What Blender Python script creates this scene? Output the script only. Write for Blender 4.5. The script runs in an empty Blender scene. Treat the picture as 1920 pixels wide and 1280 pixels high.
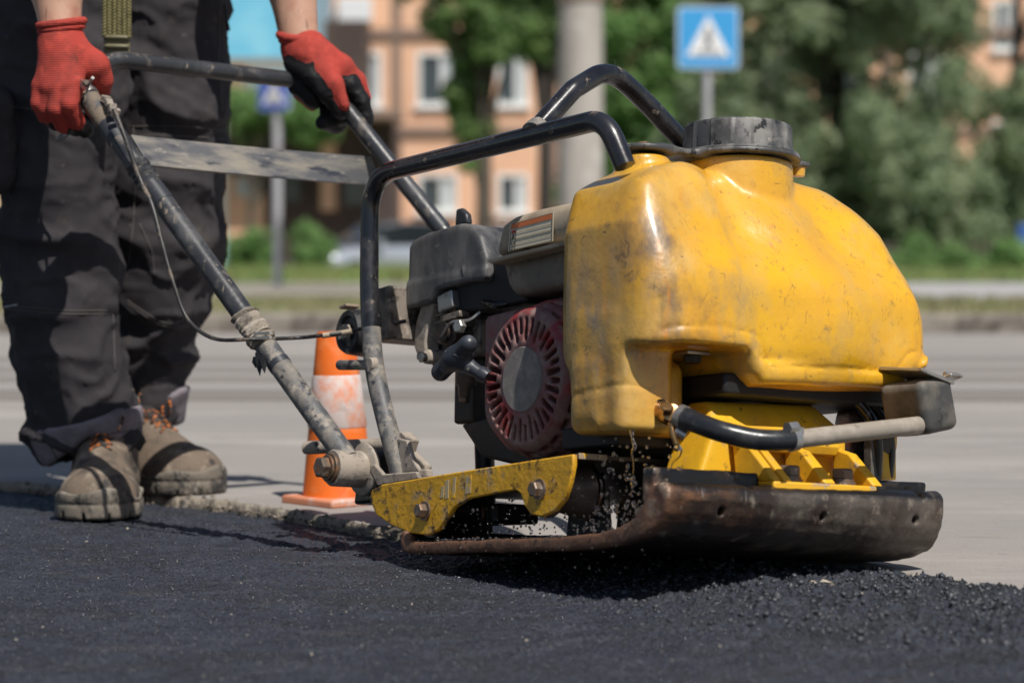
import bpy, bmesh, math, random
import numpy as np
from mathutils import Vector, Matrix
from mathutils.bvhtree import BVHTree
R = math.radians
random.seed(7)
RNG = np.random.default_rng(11)
scene = bpy.context.scene
COL = scene.collection

# ------------------------------------------------------------------ camera, sky, sun, exposure
CAM_H, FPX, CAM_PITCH = 0.36, 4500.0, math.atan(160 / 4500.0)
cam_data = bpy.data.cameras.new('camera')
cam_data.sensor_width = 36.0
cam_data.lens = FPX / 1920 * 36.0
cam_data.clip_start, cam_data.clip_end = 0.05, 1500
cam = bpy.data.objects.new('camera', cam_data)
COL.objects.link(cam)
cam.location = (0, 0, CAM_H)
cam.rotation_euler = (R(90) - CAM_PITCH, 0, 0)
cam_data.dof.use_dof = True
cam_data.dof.focus_distance = 2.78
cam_data.dof.aperture_fstop = 4.6
cam_data.dof.aperture_blades = 9
scene.camera = cam

SUN = Vector((0.33, -0.60, 1.0)).normalized()
world = bpy.data.worlds.new('World')
scene.world = world
world.use_nodes = True
wn = world.node_tree
wn.nodes.clear()
sky = wn.nodes.new('ShaderNodeTexSky')
sky.sky_type = 'NISHITA'
sky.sun_disc = False
sky.sun_elevation = math.asin(SUN.z)
sky.sun_rotation = math.atan2(SUN.x, SUN.y)
bg = wn.nodes.new('ShaderNodeBackground')
bg.inputs['Strength'].default_value = 0.068
wo = wn.nodes.new('ShaderNodeOutputWorld')
wn.links.new(sky.outputs[0], bg.inputs[0])
wn.links.new(bg.outputs[0], wo.inputs[0])
sun_data = bpy.data.lights.new('sun', 'SUN')
sun_data.energy = 4.9
sun_data.angle = R(0.5)
sun_data.color = (1.0, 0.955, 0.89)
sun = bpy.data.objects.new('sun', sun_data)
COL.objects.link(sun)
sun.rotation_euler = SUN.to_track_quat('Z', 'Y').to_euler()
scene.view_settings.view_transform = 'Standard'
scene.view_settings.look = 'None'
scene.view_settings.gamma = 1
scene.view_settings.use_curve_mapping = False
scene.view_settings.exposure = 0.0

# ------------------------------------------------------------------ maths helpers
C0 = np.array([0, 0, CAM_H])


def ray(px, py):
    x = (px - 960) / FPX
    y = -(py - 640) / FPX
    c, s = math.cos(CAM_PITCH), math.sin(CAM_PITCH)
    return np.array([x, c + y * s, -s + y * c])


def gnd(px, py, z=0.0):
    r = ray(px, py)
    return C0 + (z - CAM_H) / r[2] * r


def wp(px, py, d):
    """world point at forward distance d (metres, along Y)"""
    r = ray(px, py)
    return C0 + d / r[1] * r


def pose(a, p, r, org):
    a, p, r = map(R, (a, p, r))
    f0 = np.array([math.cos(a), -math.sin(a), 0]); l0 = np.array([math.sin(a), math.cos(a), 0]); u0 = np.array([0, 0, 1.])
    f = math.cos(p) * f0 + math.sin(p) * u0; u1 = -math.sin(p) * f0 + math.cos(p) * u0
    l = math.cos(r) * l0 - math.sin(r) * u1; u = math.cos(r) * u1 + math.sin(r) * l0
    return np.array(org), np.array([f, l, u]).T


# pose of the plate compactor: local axes are forward, left, up
PM_O, PM_R = pose(54, 6.5, 5.5, (-.133, 2.80, .012))


def toL(p):
    return PM_R.T @ (np.array(p) - PM_O)


def toW(q):
    return PM_O + PM_R @ np.array(q, float)


def at(px, py, f=None, l=None, u=None):
    """point of the machine (forward, left, up) on the plane where one of the three is known"""
    r = PM_R.T @ ray(px, py); o = PM_R.T @ (C0 - PM_O)
    i, v = [(i, v) for i, v in enumerate((f, l, u)) if v is not None][0]
    return o + (v - o[i]) / r[i] * r


def lp(px, py, d):
    return toL(wp(px, py, d))


# ------------------------------------------------------------------ noise and distance fields
_T = RNG.random((32, 32, 32)).astype(np.float32)


def vnoise(x, y, z):
    xi, yi, zi = np.floor(x).astype(int), np.floor(y).astype(int), np.floor(z).astype(int)
    fx, fy, fz = x - xi, y - yi, z - zi
    fx, fy, fz = [t * t * (3 - 2 * t) for t in (fx, fy, fz)]
    r = 0
    for a in (0, 1):
        for b in (0, 1):
            for c in (0, 1):
                w = (fx if a else 1 - fx) * (fy if b else 1 - fy) * (fz if c else 1 - fz)
                r = r + w * _T[(xi + a) & 31, (yi + b) & 31, (zi + c) & 31]
    return r * 2 - 1


def fbm(x, y, z, o=4, g=.5):
    s, a, t = 0, 1., 0
    for i in range(o):
        s = s + a * vnoise(x + 13.7 * i, y + 5.1 * i, z + 9.3 * i); t += a
        x, y, z = x * 2.03, y * 2.03, z * 2.03; a *= g
    return s / t


def smin(a, b, k):
    h = np.clip(.5 + .5 * (b - a) / k, 0, 1)
    return b + (a - b) * h - k * h * (1 - h)


def smax(a, b, k):
    return -smin(-a, -b, k)


class Grid:
    def __init__(s, lo, hi, h):
        s.lo = np.array(lo, float); s.h = h
        n = [int(math.ceil((b - a) / h)) + 1 for a, b in zip(lo, hi)]
        ax = [np.float32(lo[i]) + np.arange(n[i], dtype=np.float32) * np.float32(h) for i in range(3)]
        s.ax = ax
        s.x, s.y, s.z = ax[0][:, None, None], ax[1][None, :, None], ax[2][None, None, :]
        s.n = n

    def sub(s, lo, hi):
        """view of a sub-box of the grid"""
        o = Grid.__new__(Grid); sl = []
        for i in range(3):
            a = int(max(0, math.floor((lo[i] - s.lo[i]) / s.h))); b = int(min(s.n[i], math.ceil((hi[i] - s.lo[i]) / s.h) + 1))
            sl.append(slice(a, max(a + 1, b)))
        o.x, o.y, o.z = s.x[sl[0]], s.y[:, sl[1]], s.z[:, :, sl[2]]
        return o, tuple(sl)

    def addcap(s, D, a, b, ra, rb, k, sq=None):
        r = max(ra, rb) * 1.6 + k + .02
        lo, hi = np.minimum(a, b) - r, np.maximum(a, b) + r
        o, sl = s.sub(lo, hi)
        D[sl] = smin(D[sl], o.cap(a, b, ra, rb, sq), k)

    def cap(s, a, b, ra, rb=None, sq=None):
        rb = ra if rb is None else rb
        a = np.array(a, float); b = np.array(b, float)
        q = (1, 1, 1) if sq is None else sq
        A = a * q; B = b * q; d = B - A; L = max(d @ d, 1e-9)
        X, Y, Z = s.x * q[0] - A[0], s.y * q[1] - A[1], s.z * q[2] - A[2]
        t = np.clip((X * d[0] + Y * d[1] + Z * d[2]) / L, 0, 1)
        return np.sqrt((X - t * d[0]) ** 2 + (Y - t * d[1]) ** 2 + (Z - t * d[2]) ** 2) - (ra + (rb - ra) * t)

    def chain(s, pts, rs, k):
        r = None
        for i in range(len(pts) - 1):
            c = s.cap(pts[i], pts[i + 1], rs[i], rs[i + 1])
            r = c if r is None else smin(r, c, k)
        return r

    def ell(s, c, rad, rot=None):
        X, Y, Z = s.x - c[0], s.y - c[1], s.z - c[2]
        if rot is not None:
            X, Y, Z = [rot[0][i] * X + rot[1][i] * Y + rot[2][i] * Z for i in range(3)]
        k = np.sqrt((X / rad[0]) ** 2 + (Y / rad[1]) ** 2 + (Z / rad[2]) ** 2)
        return (k - 1) * min(rad) * (0.6 + 0.4 * np.minimum(k, 2))

    def box(s, c, hs, r=0., rot=None):
        X, Y, Z = s.x - c[0], s.y - c[1], s.z - c[2]
        if rot is not None:
            X, Y, Z = [rot[0][i] * X + rot[1][i] * Y + rot[2][i] * Z for i in range(3)]
        X, Y, Z = abs(X) - hs[0] + r, abs(Y) - hs[1] + r, abs(Z) - hs[2] + r
        m = np.maximum
        return np.sqrt(m(X, 0) ** 2 + m(Y, 0) ** 2 + m(Z, 0) ** 2) + np.minimum(m(X, m(Y, Z)), 0) - r

    def cylz(s, c, r, z0, z1, rd=.004, axis=2):
        A = [s.x - c[0], s.y - c[1], s.z - c[2]]
        Z = A.pop(axis)
        a = np.sqrt(A[0] ** 2 + A[1] ** 2) - r + rd
        b = abs(Z - (z0 + z1) / 2) - (z1 - z0) / 2 + rd
        return np.minimum(np.maximum(a, b), 0) + np.sqrt(np.maximum(a, 0) ** 2 + np.maximum(b, 0) ** 2) - rd

    def mesh(s, D):
        """surface nets"""
        D = np.broadcast_to(D, s.n).astype(np.float32)
        ins = D < 0
        nx, ny, nz = s.n
        c = np.zeros((nx - 1, ny - 1, nz - 1), np.uint8)
        for a in (0, 1):
            for b in (0, 1):
                for d in (0, 1):
                    c += ins[a:nx - 1 + a, b:ny - 1 + b, d:nz - 1 + d]
        act = (c > 0) & (c < 8)
        idx = np.argwhere(act)
        ids = -np.ones(act.shape, np.int64); ids[act] = np.arange(len(idx))
        acc = np.zeros((len(idx), 3)); cnt = np.zeros(len(idx))
        cor = [(a, b, d) for a in (0, 1) for b in (0, 1) for d in (0, 1)]
        for i, p in enumerate(cor):
            for q in cor[i + 1:]:
                if sum(abs(p[k] - q[k]) for k in range(3)) != 1: continue
                v0 = D[idx[:, 0] + p[0], idx[:, 1] + p[1], idx[:, 2] + p[2]]
                v1 = D[idx[:, 0] + q[0], idx[:, 1] + q[1], idx[:, 2] + q[2]]
                m = (v0 < 0) != (v1 < 0)
                t = np.where(m, v0 / np.where(m, v0 - v1, 1), 0)
                for k in range(3):
                    acc[:, k] += np.where(m, p[k] + t * (q[k] - p[k]), 0)
                cnt += m
        V = (acc / cnt[:, None] + idx) * s.h + s.lo
        F = []
        for ax in range(3):
            o1, o2 = [(1, 2), (2, 0), (0, 1)][ax]
            a = [slice(None)] * 3; b = [slice(None)] * 3
            a[ax] = slice(0, -1); b[ax] = slice(1, None)
            ch = ins[tuple(a)] != ins[tuple(b)]
            e = np.argwhere(ch)
            lim = [nx - 1, ny - 1, nz - 1]
            e = e[(e[:, o1] > 0) & (e[:, o2] > 0) & (e[:, o1] < lim[o1]) & (e[:, o2] < lim[o2])]
            fl = ins[tuple(a)][e[:, 0], e[:, 1], e[:, 2]]
            def g(d1, d2):
                k = e.copy(); k[:, o1] -= d1; k[:, o2] -= d2
                return ids[k[:, 0], k[:, 1], k[:, 2]]
            q = np.stack([g(1, 1), g(0, 1), g(0, 0), g(1, 0)], 1)
            q[~fl] = q[~fl][:, ::-1]
            F.append(q)
        F = np.concatenate(F)
        F = F[(F >= 0).all(1)]
        return V, F


def poly2d(X, Y, P):
    """signed distance to a polygon"""
    P = np.array(P, float); n = len(P)
    d = np.full(np.broadcast(X, Y).shape, 1e9); s = np.ones(d.shape)
    for i in range(n):
        a, b = P[i], P[i - 1]
        e = b - a; wx, wy = X - a[0], Y - a[1]
        t = np.clip((wx * e[0] + wy * e[1]) / (e @ e), 0, 1)
        d = np.minimum(d, (wx - e[0] * t) ** 2 + (wy - e[1] * t) ** 2)
        c1 = Y >= a[1]; c2 = Y < b[1]; c3 = e[0] * wy > e[1] * wx
        s = np.where((c1 & c2 & c3) | (~c1 & ~c2 & ~c3), -s, s)
    return s * np.sqrt(d)


# ------------------------------------------------------------------ materials
_M = {}


def lin(c):
    return tuple(((v / 255) / 12.92 if v / 255 <= .04045 else ((v / 255 + .055) / 1.055) ** 2.4) for v in c)


def mat(name, base, rough=.5, metal=0., layers=(), bump=(), spec=.5, coat=0., trans=0., emit=None, alpha=None):
    """layers: (colour, scale, lo, hi, roughness, (stretch), mask) mixed over the base by noise in object space.
    bump: (scale, strength, distance, kind)"""
    if name in _M: return _M[name]
    m = bpy.data.materials.new(name); _M[name] = m
    m.use_nodes = True
    nt = m.node_tree; N = nt.nodes; L = nt.links
    bs = N['Principled BSDF']
    bs.inputs['Roughness'].default_value = rough
    bs.inputs['Metallic'].default_value = metal
    bs.inputs['Specular IOR Level'].default_value = spec
    bs.inputs['Coat Weight'].default_value = coat
    bs.inputs['Coat Roughness'].default_value = .12
    bs.inputs['Transmission Weight'].default_value = trans
    if emit:
        bs.inputs['Emission Color'].default_value = (*emit[0], 1); bs.inputs['Emission Strength'].default_value = emit[1]
    tc = N.new('ShaderNodeTexCoord')
    col = None; rg = None
    rgb = N.new('ShaderNodeRGB'); rgb.outputs[0].default_value = (*base, 1); col = rgb.outputs[0]
    rv = N.new('ShaderNodeValue'); rv.outputs[0].default_value = rough; rg = rv.outputs[0]

    def noise(scale, stretch=None, detail=6, kind='noise', rot=None):
        v = tc.outputs['Object']
        if stretch:
            mp = N.new('ShaderNodeMapping'); mp.inputs['Scale'].default_value = stretch
            if rot: mp.inputs['Rotation'].default_value = rot
            L.new(v, mp.inputs[0]); v = mp.outputs[0]
        if kind == 'noise':
            n = N.new('ShaderNodeTexNoise'); n.inputs['Scale'].default_value = scale; n.inputs['Detail'].default_value = detail
            n.inputs['Roughness'].default_value = .62
            L.new(v, n.inputs['Vector']); return n.outputs[0]
        if kind == 'vor':
            n = N.new('ShaderNodeTexVoronoi'); n.inputs['Scale'].default_value = scale
            L.new(v, n.inputs['Vector']); return n.outputs[0]
        if kind == 'line':   # thin wandering lines where a noise crosses one half
            n = N.new('ShaderNodeTexNoise'); n.inputs['Scale'].default_value = scale; n.inputs['Detail'].default_value = 3
            L.new(v, n.inputs['Vector'])
            a = N.new('ShaderNodeMath'); a.operation = 'SUBTRACT'; a.inputs[1].default_value = .5; L.new(n.outputs[0], a.inputs[0])
            b = N.new('ShaderNodeMath'); b.operation = 'ABSOLUTE'; L.new(a.outputs[0], b.inputs[0])
            c = N.new('ShaderNodeMath'); c.operation = 'MULTIPLY_ADD'; c.inputs[1].default_value = -110; c.inputs[2].default_value = 1
            L.new(b.outputs[0], c.inputs[0])
            g = N.new('ShaderNodeTexNoise'); g.inputs['Scale'].default_value = scale * 1.7; L.new(tc.outputs['Object'], g.inputs['Vector'])
            h = N.new('ShaderNodeMapRange'); h.inputs[1].default_value = .56; h.inputs[2].default_value = .66; L.new(g.outputs[0], h.inputs[0])
            k = N.new('ShaderNodeMath'); k.operation = 'MULTIPLY'; k.use_clamp = True
            L.new(c.outputs[0], k.inputs[0]); L.new(h.outputs[0], k.inputs[1]); return k.outputs[0]
        if kind == 'wave':
            n = N.new('ShaderNodeTexWave'); n.inputs['Scale'].default_value = scale; n.inputs['Distortion'].default_value = .6
            n.bands_direction = 'Z'
            L.new(v, n.inputs['Vector']); return n.outputs['Fac']

    for ly in layers:
        c, sc, lo, hi = ly[:4]
        r2 = ly[4] if len(ly) > 4 else None
        st = ly[5] if len(ly) > 5 else None
        mk = ly[6] if len(ly) > 6 else None
        kind = ly[7] if len(ly) > 7 else 'noise'
        if sc == 'attr':
            at_ = N.new('ShaderNodeAttribute'); at_.attribute_name = 'paint'; src = at_.outputs['Fac']
        else:
            src = noise(sc, st, 8, kind)
        mr = N.new('ShaderNodeMapRange'); mr.inputs[1].default_value = lo; mr.inputs[2].default_value = hi
        L.new(src, mr.inputs[0]); fac = mr.outputs[0]
        if mk:
            for (axn, a, b) in (mk if isinstance(mk, list) else [mk]):
                sp = N.new('ShaderNodeSeparateXYZ'); L.new(tc.outputs['Object'], sp.inputs[0])
                m2 = N.new('ShaderNodeMapRange'); m2.inputs[1].default_value = a; m2.inputs[2].default_value = b
                L.new(sp.outputs['xyz'.index(axn)], m2.inputs[0])
                mu = N.new('ShaderNodeMath'); mu.operation = 'MULTIPLY'
                L.new(fac, mu.inputs[0]); L.new(m2.outputs[0], mu.inputs[1]); fac = mu.outputs[0]
        mx = N.new('ShaderNodeMix'); mx.data_type = 'RGBA'
        L.new(fac, mx.inputs[0]); L.new(col, mx.inputs[6]); mx.inputs[7].default_value = (*c, 1); col = mx.outputs[2]
        if r2 is not None:
            m3 = N.new('ShaderNodeMix'); L.new(fac, m3.inputs[0]); L.new(rg, m3.inputs[2]); m3.inputs[3].default_value = r2; rg = m3.outputs[0]
    L.new(col, bs.inputs['Base Color']); L.new(rg, bs.inputs['Roughness'])
    nrm = None
    for b_ in bump:
        sc, stg, dist = b_[:3]; kind = b_[3] if len(b_) > 3 else 'noise'; st = b_[4] if len(b_) > 4 else None
        bp = N.new('ShaderNodeBump'); bp.inputs['Strength'].default_value = stg; bp.inputs['Distance'].default_value = dist
        L.new(noise(sc, st, 5, kind), bp.inputs['Height'])
        if nrm: L.new(nrm, bp.inputs['Normal'])
        nrm = bp.outputs[0]
    if nrm: L.new(nrm, bs.inputs['Normal'])
    return m


DUST = (.34, .28, .22)
DARK = (.02, .017, .014)
YEL = (.78, .42, .012)
M_tank = mat('yellow_plastic', (.74, .395, .014), .24, layers=[
    ((.66, .33, .03), 9, .42, .72, .4),
    ((.66, .30, .01), 5, .50, .68, .3),
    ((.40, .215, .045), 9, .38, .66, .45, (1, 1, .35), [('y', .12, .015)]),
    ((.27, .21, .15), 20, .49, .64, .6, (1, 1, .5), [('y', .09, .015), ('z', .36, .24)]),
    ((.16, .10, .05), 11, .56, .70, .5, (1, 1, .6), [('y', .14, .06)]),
    ((.60, .22, .01), 30, .56, .66, .3, (1, 1, .25), [('y', .12, .03)]),
    ((.45, .22, .03), 60, .60, .72, .5),
    ((.12, .07, .03), 15, 0, 1, .5, None, None, 'line'),
    ((.10, .06, .03), 24, 0, 1, .5, (1, 3.5, 1), None, 'line'),
    ((.56, .29, .03), 3.2, .50, .70, .35),
    ((.16, .10, .05), 33, 0, 1, .5, (2.5, 2.5, 1), None, 'line'),
    ((.20, .12, .05), 34, .62, .76, .6, (1, 1, 1.6)),
    ((.40, .26, .10), 12, .56, .74, .5, (1, 1.5, 1)),
    ((.60, .36, .08), 16, .50, .78, .45, (1, 1.3, 1)),
    ((.10, .06, .03), 75, .665, .72, .6, (1, 1, 2.2)),
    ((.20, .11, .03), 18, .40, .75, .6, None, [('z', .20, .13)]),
    ((.74, .45, .10), 6, .50, .75, .4),
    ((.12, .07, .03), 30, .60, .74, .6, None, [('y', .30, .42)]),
], bump=[(70, .3, .002), (8, .3, .01), (240, .12, .0006)], coat=.45)
M_yellow = mat('yellow_paint', (.72, .38, .012), .45, layers=[
    ((.55, .28, .02), 14, .4, .7, .55),
    ((.36, .27, .17), 38, .53, .68, .8),
    ((.10, .055, .02), 75, .55, .66, .75),
    ((.05, .035, .02), 48, .50, .60, .7, None, [('x', .05, -.06)]),
    ((.16, .08, .03), 30, 0, 1, .7, (1.5, 1, 1), None, 'line'),
], bump=[(120, .4, .0015), (30, .4, .003)])
M_yellow2 = mat('exciter_yellow_paint', (.76, .42, .02), .42, layers=[
    ((.56, .30, .03), 18, .45, .7, .5),
    ((.30, .24, .16), 45, .60, .72, .8),
    ((.06, .04, .02), 60, .62, .72, .7)], bump=[(90, .3, .0015)])
M_bare = mat('worn_edge_metal', (.33, .25, .17), .6, .2, layers=[(YEL, 55, .56, .6, .4), ((.1, .07, .05), 80, .55, .7)], bump=[(100, .4, .001)])
M_rust = mat('wet_rusty_steel', (.045, .030, .024), .36, .35, layers=[
    ((.10, .05, .03), 18, .54, .70, .45),
    ((.30, .26, .20), 45, .58, .72, .55),
    ((.035, .03, .03), 14, .45, .6, .25),
    ((.12, .10, .082), 26, .36, .66, .75, None, [('y', .14, .155)]),
    ((.24, .20, .16), 60, .56, .68, .8, None, [('y', .14, .155), ('z', .02, .05)]),
    ((.20, .095, .045), 22, .50, .62, .5, (1, .5, 2), [('y', .10, .05), ('z', .02, .05)]),
    ((.30, .28, .25), 40, .58, .66, .3, (1, 3, .4), [('y', .16, .08), ('z', .045, .055)]),
    ((.015, .014, .015), 30, .25, .45, .3, None, [('z', .058, .064)]),
    ((.17, .085, .05), 24, .22, .5, .55, None, [('y', .016, .004), ('z', .075, .06)]),
    ((.34, .25, .18), 50, .48, .62, .6, None, [('y', .014, .003), ('z', .02, .05)]),
], bump=[(90, .5, .002), (25, .5, .004)], spec=.6)
M_blackp = mat('black_tube_paint', (.009, .009, .011), .2, layers=[
    ((.02, .02, .024), 12, .45, .6, .32),
    ((.22, .17, .12), 60, .62, .70, .85),
    ((.35, .24, .17), 130, .70, .74, .8),
    ((.05, .047, .045), 24, .56, .75, .5)], bump=[(150, .2, .0008)], coat=.35)
M_mudtube = mat('muddy_tube_paint', (.075, .077, .083), .5, layers=[
    ((.25, .22, .18), 22, .40, .62, .9),
    ((.34, .30, .25), 60, .50, .66, .9),
    ((.025, .027, .035), 48, .57, .63, .5),
    ((.05, .055, .065), 110, .6, .66, .6)], bump=[(110, .5, .0015)])
M_midtube = mat('scuffed_handle_paint', (.03, .031, .035), .34, layers=[
    ((.17, .145, .115), 30, .54, .72, .8),
    ((.36, .28, .2), 110, .62, .70, .85, (1, 1, .4)),
    ((.09, .09, .09), 16, .5, .7, .6)], bump=[(120, .35, .001)], coat=.1)
M_mud = mat('dried_mud_steel', (.33, .28, .23), .9, layers=[((.16, .14, .12), 50, .5, .65), ((.05, .05, .055), 80, .6, .66), ((.45, .4, .34), 30, .55, .7)], bump=[(80, .6, .002)])
M_flat = mat('dusty_steel_bar', (.13, .13, .135), .5, .4, layers=[((.30, .27, .22), 26, .44, .66, .85, (1, .4, 2.4)), ((.045, .05, .065), 22, .54, .64, .5, (1, .5, 2)), ((.4, .36, .3), 90, .62, .7, .8, (1, .4, 2))], bump=[(150, .3, .0007)])
M_rub = mat('black_rubber', (.016, .016, .017), .6, layers=[((.14, .12, .10), 30, .5, .75, .9), ((.02, .02, .02), 60, .5, .6, .3)], bump=[(90, .5, .001)])
M_rubwet = mat('wet_black_rubber', (.008, .008, .009), .16, layers=[((.04, .035, .03), 30, .5, .75, .4)], bump=[(60, .5, .001)])
M_hose = mat('hose_rubber', (.018, .02, .023), .28, layers=[((.06, .06, .06), 25, .5, .7, .5)], bump=[(200, .2, .0006)])
M_grblk = mat('grey_dusty_plastic', (.05, .05, .048), .55, layers=[((.23, .19, .15), 16, .42, .68, .85), ((.02, .02, .02), 50, .62, .7, .6), ((.03, .03, .03), 24, 0, 1, .8, None, None, 'line')], bump=[(70, .4, .001)])
M_filter = mat('air_filter_plastic', (.022, .024, .029), .42, layers=[((.20, .19, .18), 16, .38, .72, .8, (1, 1, .5)), ((.30, .28, .25), 70, .66, .74, .9), ((.24, .23, .21), 30, 0, 1, .8, (1, 1, 1.5), None, 'line')], bump=[(160, .25, .0005)])
M_cap = mat('cap_plastic', (.055, .055, .055), .42, layers=[((.26, .25, .23), 22, .46, .7, .75), ((.012, .012, .012), 60, .58, .62, .5), ((.36, .33, .28), 90, .64, .72, .8)], bump=[(110, .3, .0008)])
M_beige = mat('dusty_cream_paint', (.36, .29, .20), .55, layers=[((.46, .38, .28), 20, .45, .65, .7), ((.10, .08, .06), 40, .6, .72, .8), ((.24, .18, .13), 14, .5, .65, .8)], bump=[(110, .25, .0007)])
M_fan = mat('red_cover_paint', (.15, .012, .016), .42, layers=[((.24, .17, .15), 12, .30, .70, .8), ((.30, .24, .21), 50, .45, .80, .85), ((.28, .014, .022), 13, .53, .62, .4)], bump=[(110, .35, .001)])
M_fand = mat('dust_grey_disc', (.20, .18, .165), .8, layers=[((.30, .27, .24), 60, .45, .65)], bump=[(300, .3, .0004)])
M_black = mat('soot_black', (.008, .008, .009), .6)
M_engine = mat('oily_dusty_aluminium', (.24, .20, .165), .6, .25, layers=[((.06, .05, .042), 40, .46, .6, .5), ((.40, .34, .28), 70, .58, .7, .9)], bump=[(100, .5, .0015)])
M_dkeng = mat('oily_dark_casting', (.03, .024, .02), .5, .2, layers=[((.11, .07, .05), 30, .5, .7, .7)], bump=[(80, .5, .001)])
M_bolt = mat('old_bolt_steel', (.17, .13, .10), .45, .6, layers=[((.28, .14, .07), 90, .5, .65, .7), ((.4, .36, .32), 60, .56, .66, .5)], bump=[(250, .3, .0005)])
M_brass = mat('wet_brass', (.42, .24, .10), .25, .9, layers=[((.10, .07, .04), 60, .5, .65, .5)])
M_zinc = mat('zinc_steel', (.42, .41, .39), .35, .8, layers=[((.2, .16, .12), 60, .55, .7, .7)])
M_pipe = mat('dusty_pipe', (.27, .235, .19), .6, layers=[((.36, .31, .26), 40, .5, .65), ((.12, .1, .08), 60, .6, .7)], bump=[(120, .3, .0007)])
M_tape = mat('insulating_tape', (.03, .034, .04), .45, layers=[((.1, .1, .1), 50, .6, .7)])

M_glove = mat('red_knit_glove', (.41, .052, .038), .85, layers=[((.25, .045, .035), 14, .40, .68), ((.48, .07, .05), 60, .5, .7), ((.06, .035, .03), 34, .60, .74), ((.014, .014, .015), 'attr', .45, .55, .45)],
              bump=[(105, .35, .0012, 'wave', (1, 1, 1)), (500, .4, .0006)], spec=.2)
M_skin = mat('skin', (.50, .29, .20), .5, layers=[((.38, .18, .12), 30, .5, .75), ((.22, .13, .09), 160, .62, .7, .6, (1, 1, .15))], bump=[(180, .3, .0006)])
M_trou = mat('charcoal_work_cloth', (.036, .033, .036), .9, layers=[((.056, .051, .054), 6, .45, .7), ((.085, .072, .06), 18, .60, .78), ((.12, .105, .09), 45, .66, .78)], bump=[(520, .35, .0006), (60, .3, .002)], spec=.2)
M_trou2 = mat('faded_purple_grey_cloth', (.21, .185, .205), .9, layers=[((.14, .12, .13), 30, .45, .65)], bump=[(420, .4, .0006)], spec=.2)
M_seam = mat('seam_thread', (.075, .068, .066), .9)
M_jacket = mat('dark_jacket_cloth', (.03, .03, .034), .9, bump=[(300, .4, .0006)])
M_hair = mat('short_brown_hair', (.05, .03, .02), .7, bump=[(300, .8, .002)])
M_boot = mat('dusty_tan_leather', (.15, .112, .08), .8, layers=[((.075, .058, .045), 22, .47, .62), ((.30, .245, .19), 34, .52, .70), ((.03, .027, .025), 30, .58, .66)], bump=[(70, .5, .0015), (300, .4, .0005)])
M_sole = mat('dusty_boot_sole', (.17, .145, .115), .85, layers=[((.035, .032, .03), 26, .5, .60), ((.30, .27, .22), 50, .55, .68)], bump=[(90, .5, .0015)])
M_lace = mat('orange_lace', (.50, .13, .015), .8, layers=[((.02, .018, .016), 150, .42, .50), ((.45, .36, .26), 60, .55, .65)])
M_bootdk = mat('black_boot_tongue', (.02, .018, .018), .85, layers=[((.14, .10, .08), 60, .55, .68)])
M_strap = mat('olive_braid', (.20, .175, .075), .9, layers=[((.11, .10, .045), 90, .5, .65)], bump=[(400, .5, .0006)])
M_strap2 = mat('olive_leather', (.15, .135, .075), .5, bump=[(200, .3, .0006)])


# ------------------------------------------------------------------ mesh building
ORG = {}


def thing(name, label, cat, loc=(0, 0, 0), group=None, rot=None, kind=None):
    o = bpy.data.objects.new(name, None); COL.objects.link(o)
    o.empty_display_size = .05
    o.location = loc
    if rot is not None:
        o.matrix_world = rot
        ORG[o.name] = None
    else:
        ORG[o.name] = np.array(loc, float)
    if label: o['label'] = label
    if cat: o['category'] = cat
    if group: o['group'] = group
    if kind: o['kind'] = kind
    return o


def tag(o, label=None, cat=None, group=None, kind=None):
    if label: o['label'] = label
    if cat: o['category'] = cat
    if group: o['group'] = group
    if kind: o['kind'] = kind
    return o


def root_org(p):
    while p is not None:
        if p.name in ORG: return ORG[p.name]
        p = p.parent
    return None


def obj(name, V, F, m, parent=None, smooth=35, bevel=0., attr=None, segs=2, local=False):
    V = np.asarray(V, float).reshape(-1, 3)
    org = root_org(parent) if parent is not None and not local else None
    if org is not None: V = V - org
    me = bpy.data.meshes.new(name)
    if isinstance(F, np.ndarray):
        nf, k = F.shape
        me.vertices.add(len(V)); me.vertices.foreach_set('co', V.ravel())
        me.loops.add(nf * k); me.loops.foreach_set('vertex_index', F.ravel().astype(np.int32))
        me.polygons.add(nf); me.polygons.foreach_set('loop_start', np.arange(0, nf * k, k, dtype=np.int32))
        me.update(calc_edges=True)
    else:
        me.from_pydata([tuple(v) for v in V], [], [tuple(int(i) for i in f) for f in F])
    me.validate()
    if attr is not None:
        a = me.attributes.new('paint', 'FLOAT', 'POINT'); a.data.foreach_set('value', np.asarray(attr, np.float32))
    ms = m if isinstance(m, (list, tuple)) else [m]
    for x in ms: me.materials.append(x)
    if smooth:
        me.shade_smooth()
        if smooth < 180: me.set_sharp_from_angle(angle=R(smooth))
    o = bpy.data.objects.new(name, me); COL.objects.link(o)
    if parent is not None: o.parent = parent
    if bevel:
        b = o.modifiers.new('bevel', 'BEVEL'); b.width = bevel; b.segments = segs; b.limit_method = 'ANGLE'; b.angle_limit = R(40)
        b.harden_normals = False
    return o


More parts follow.
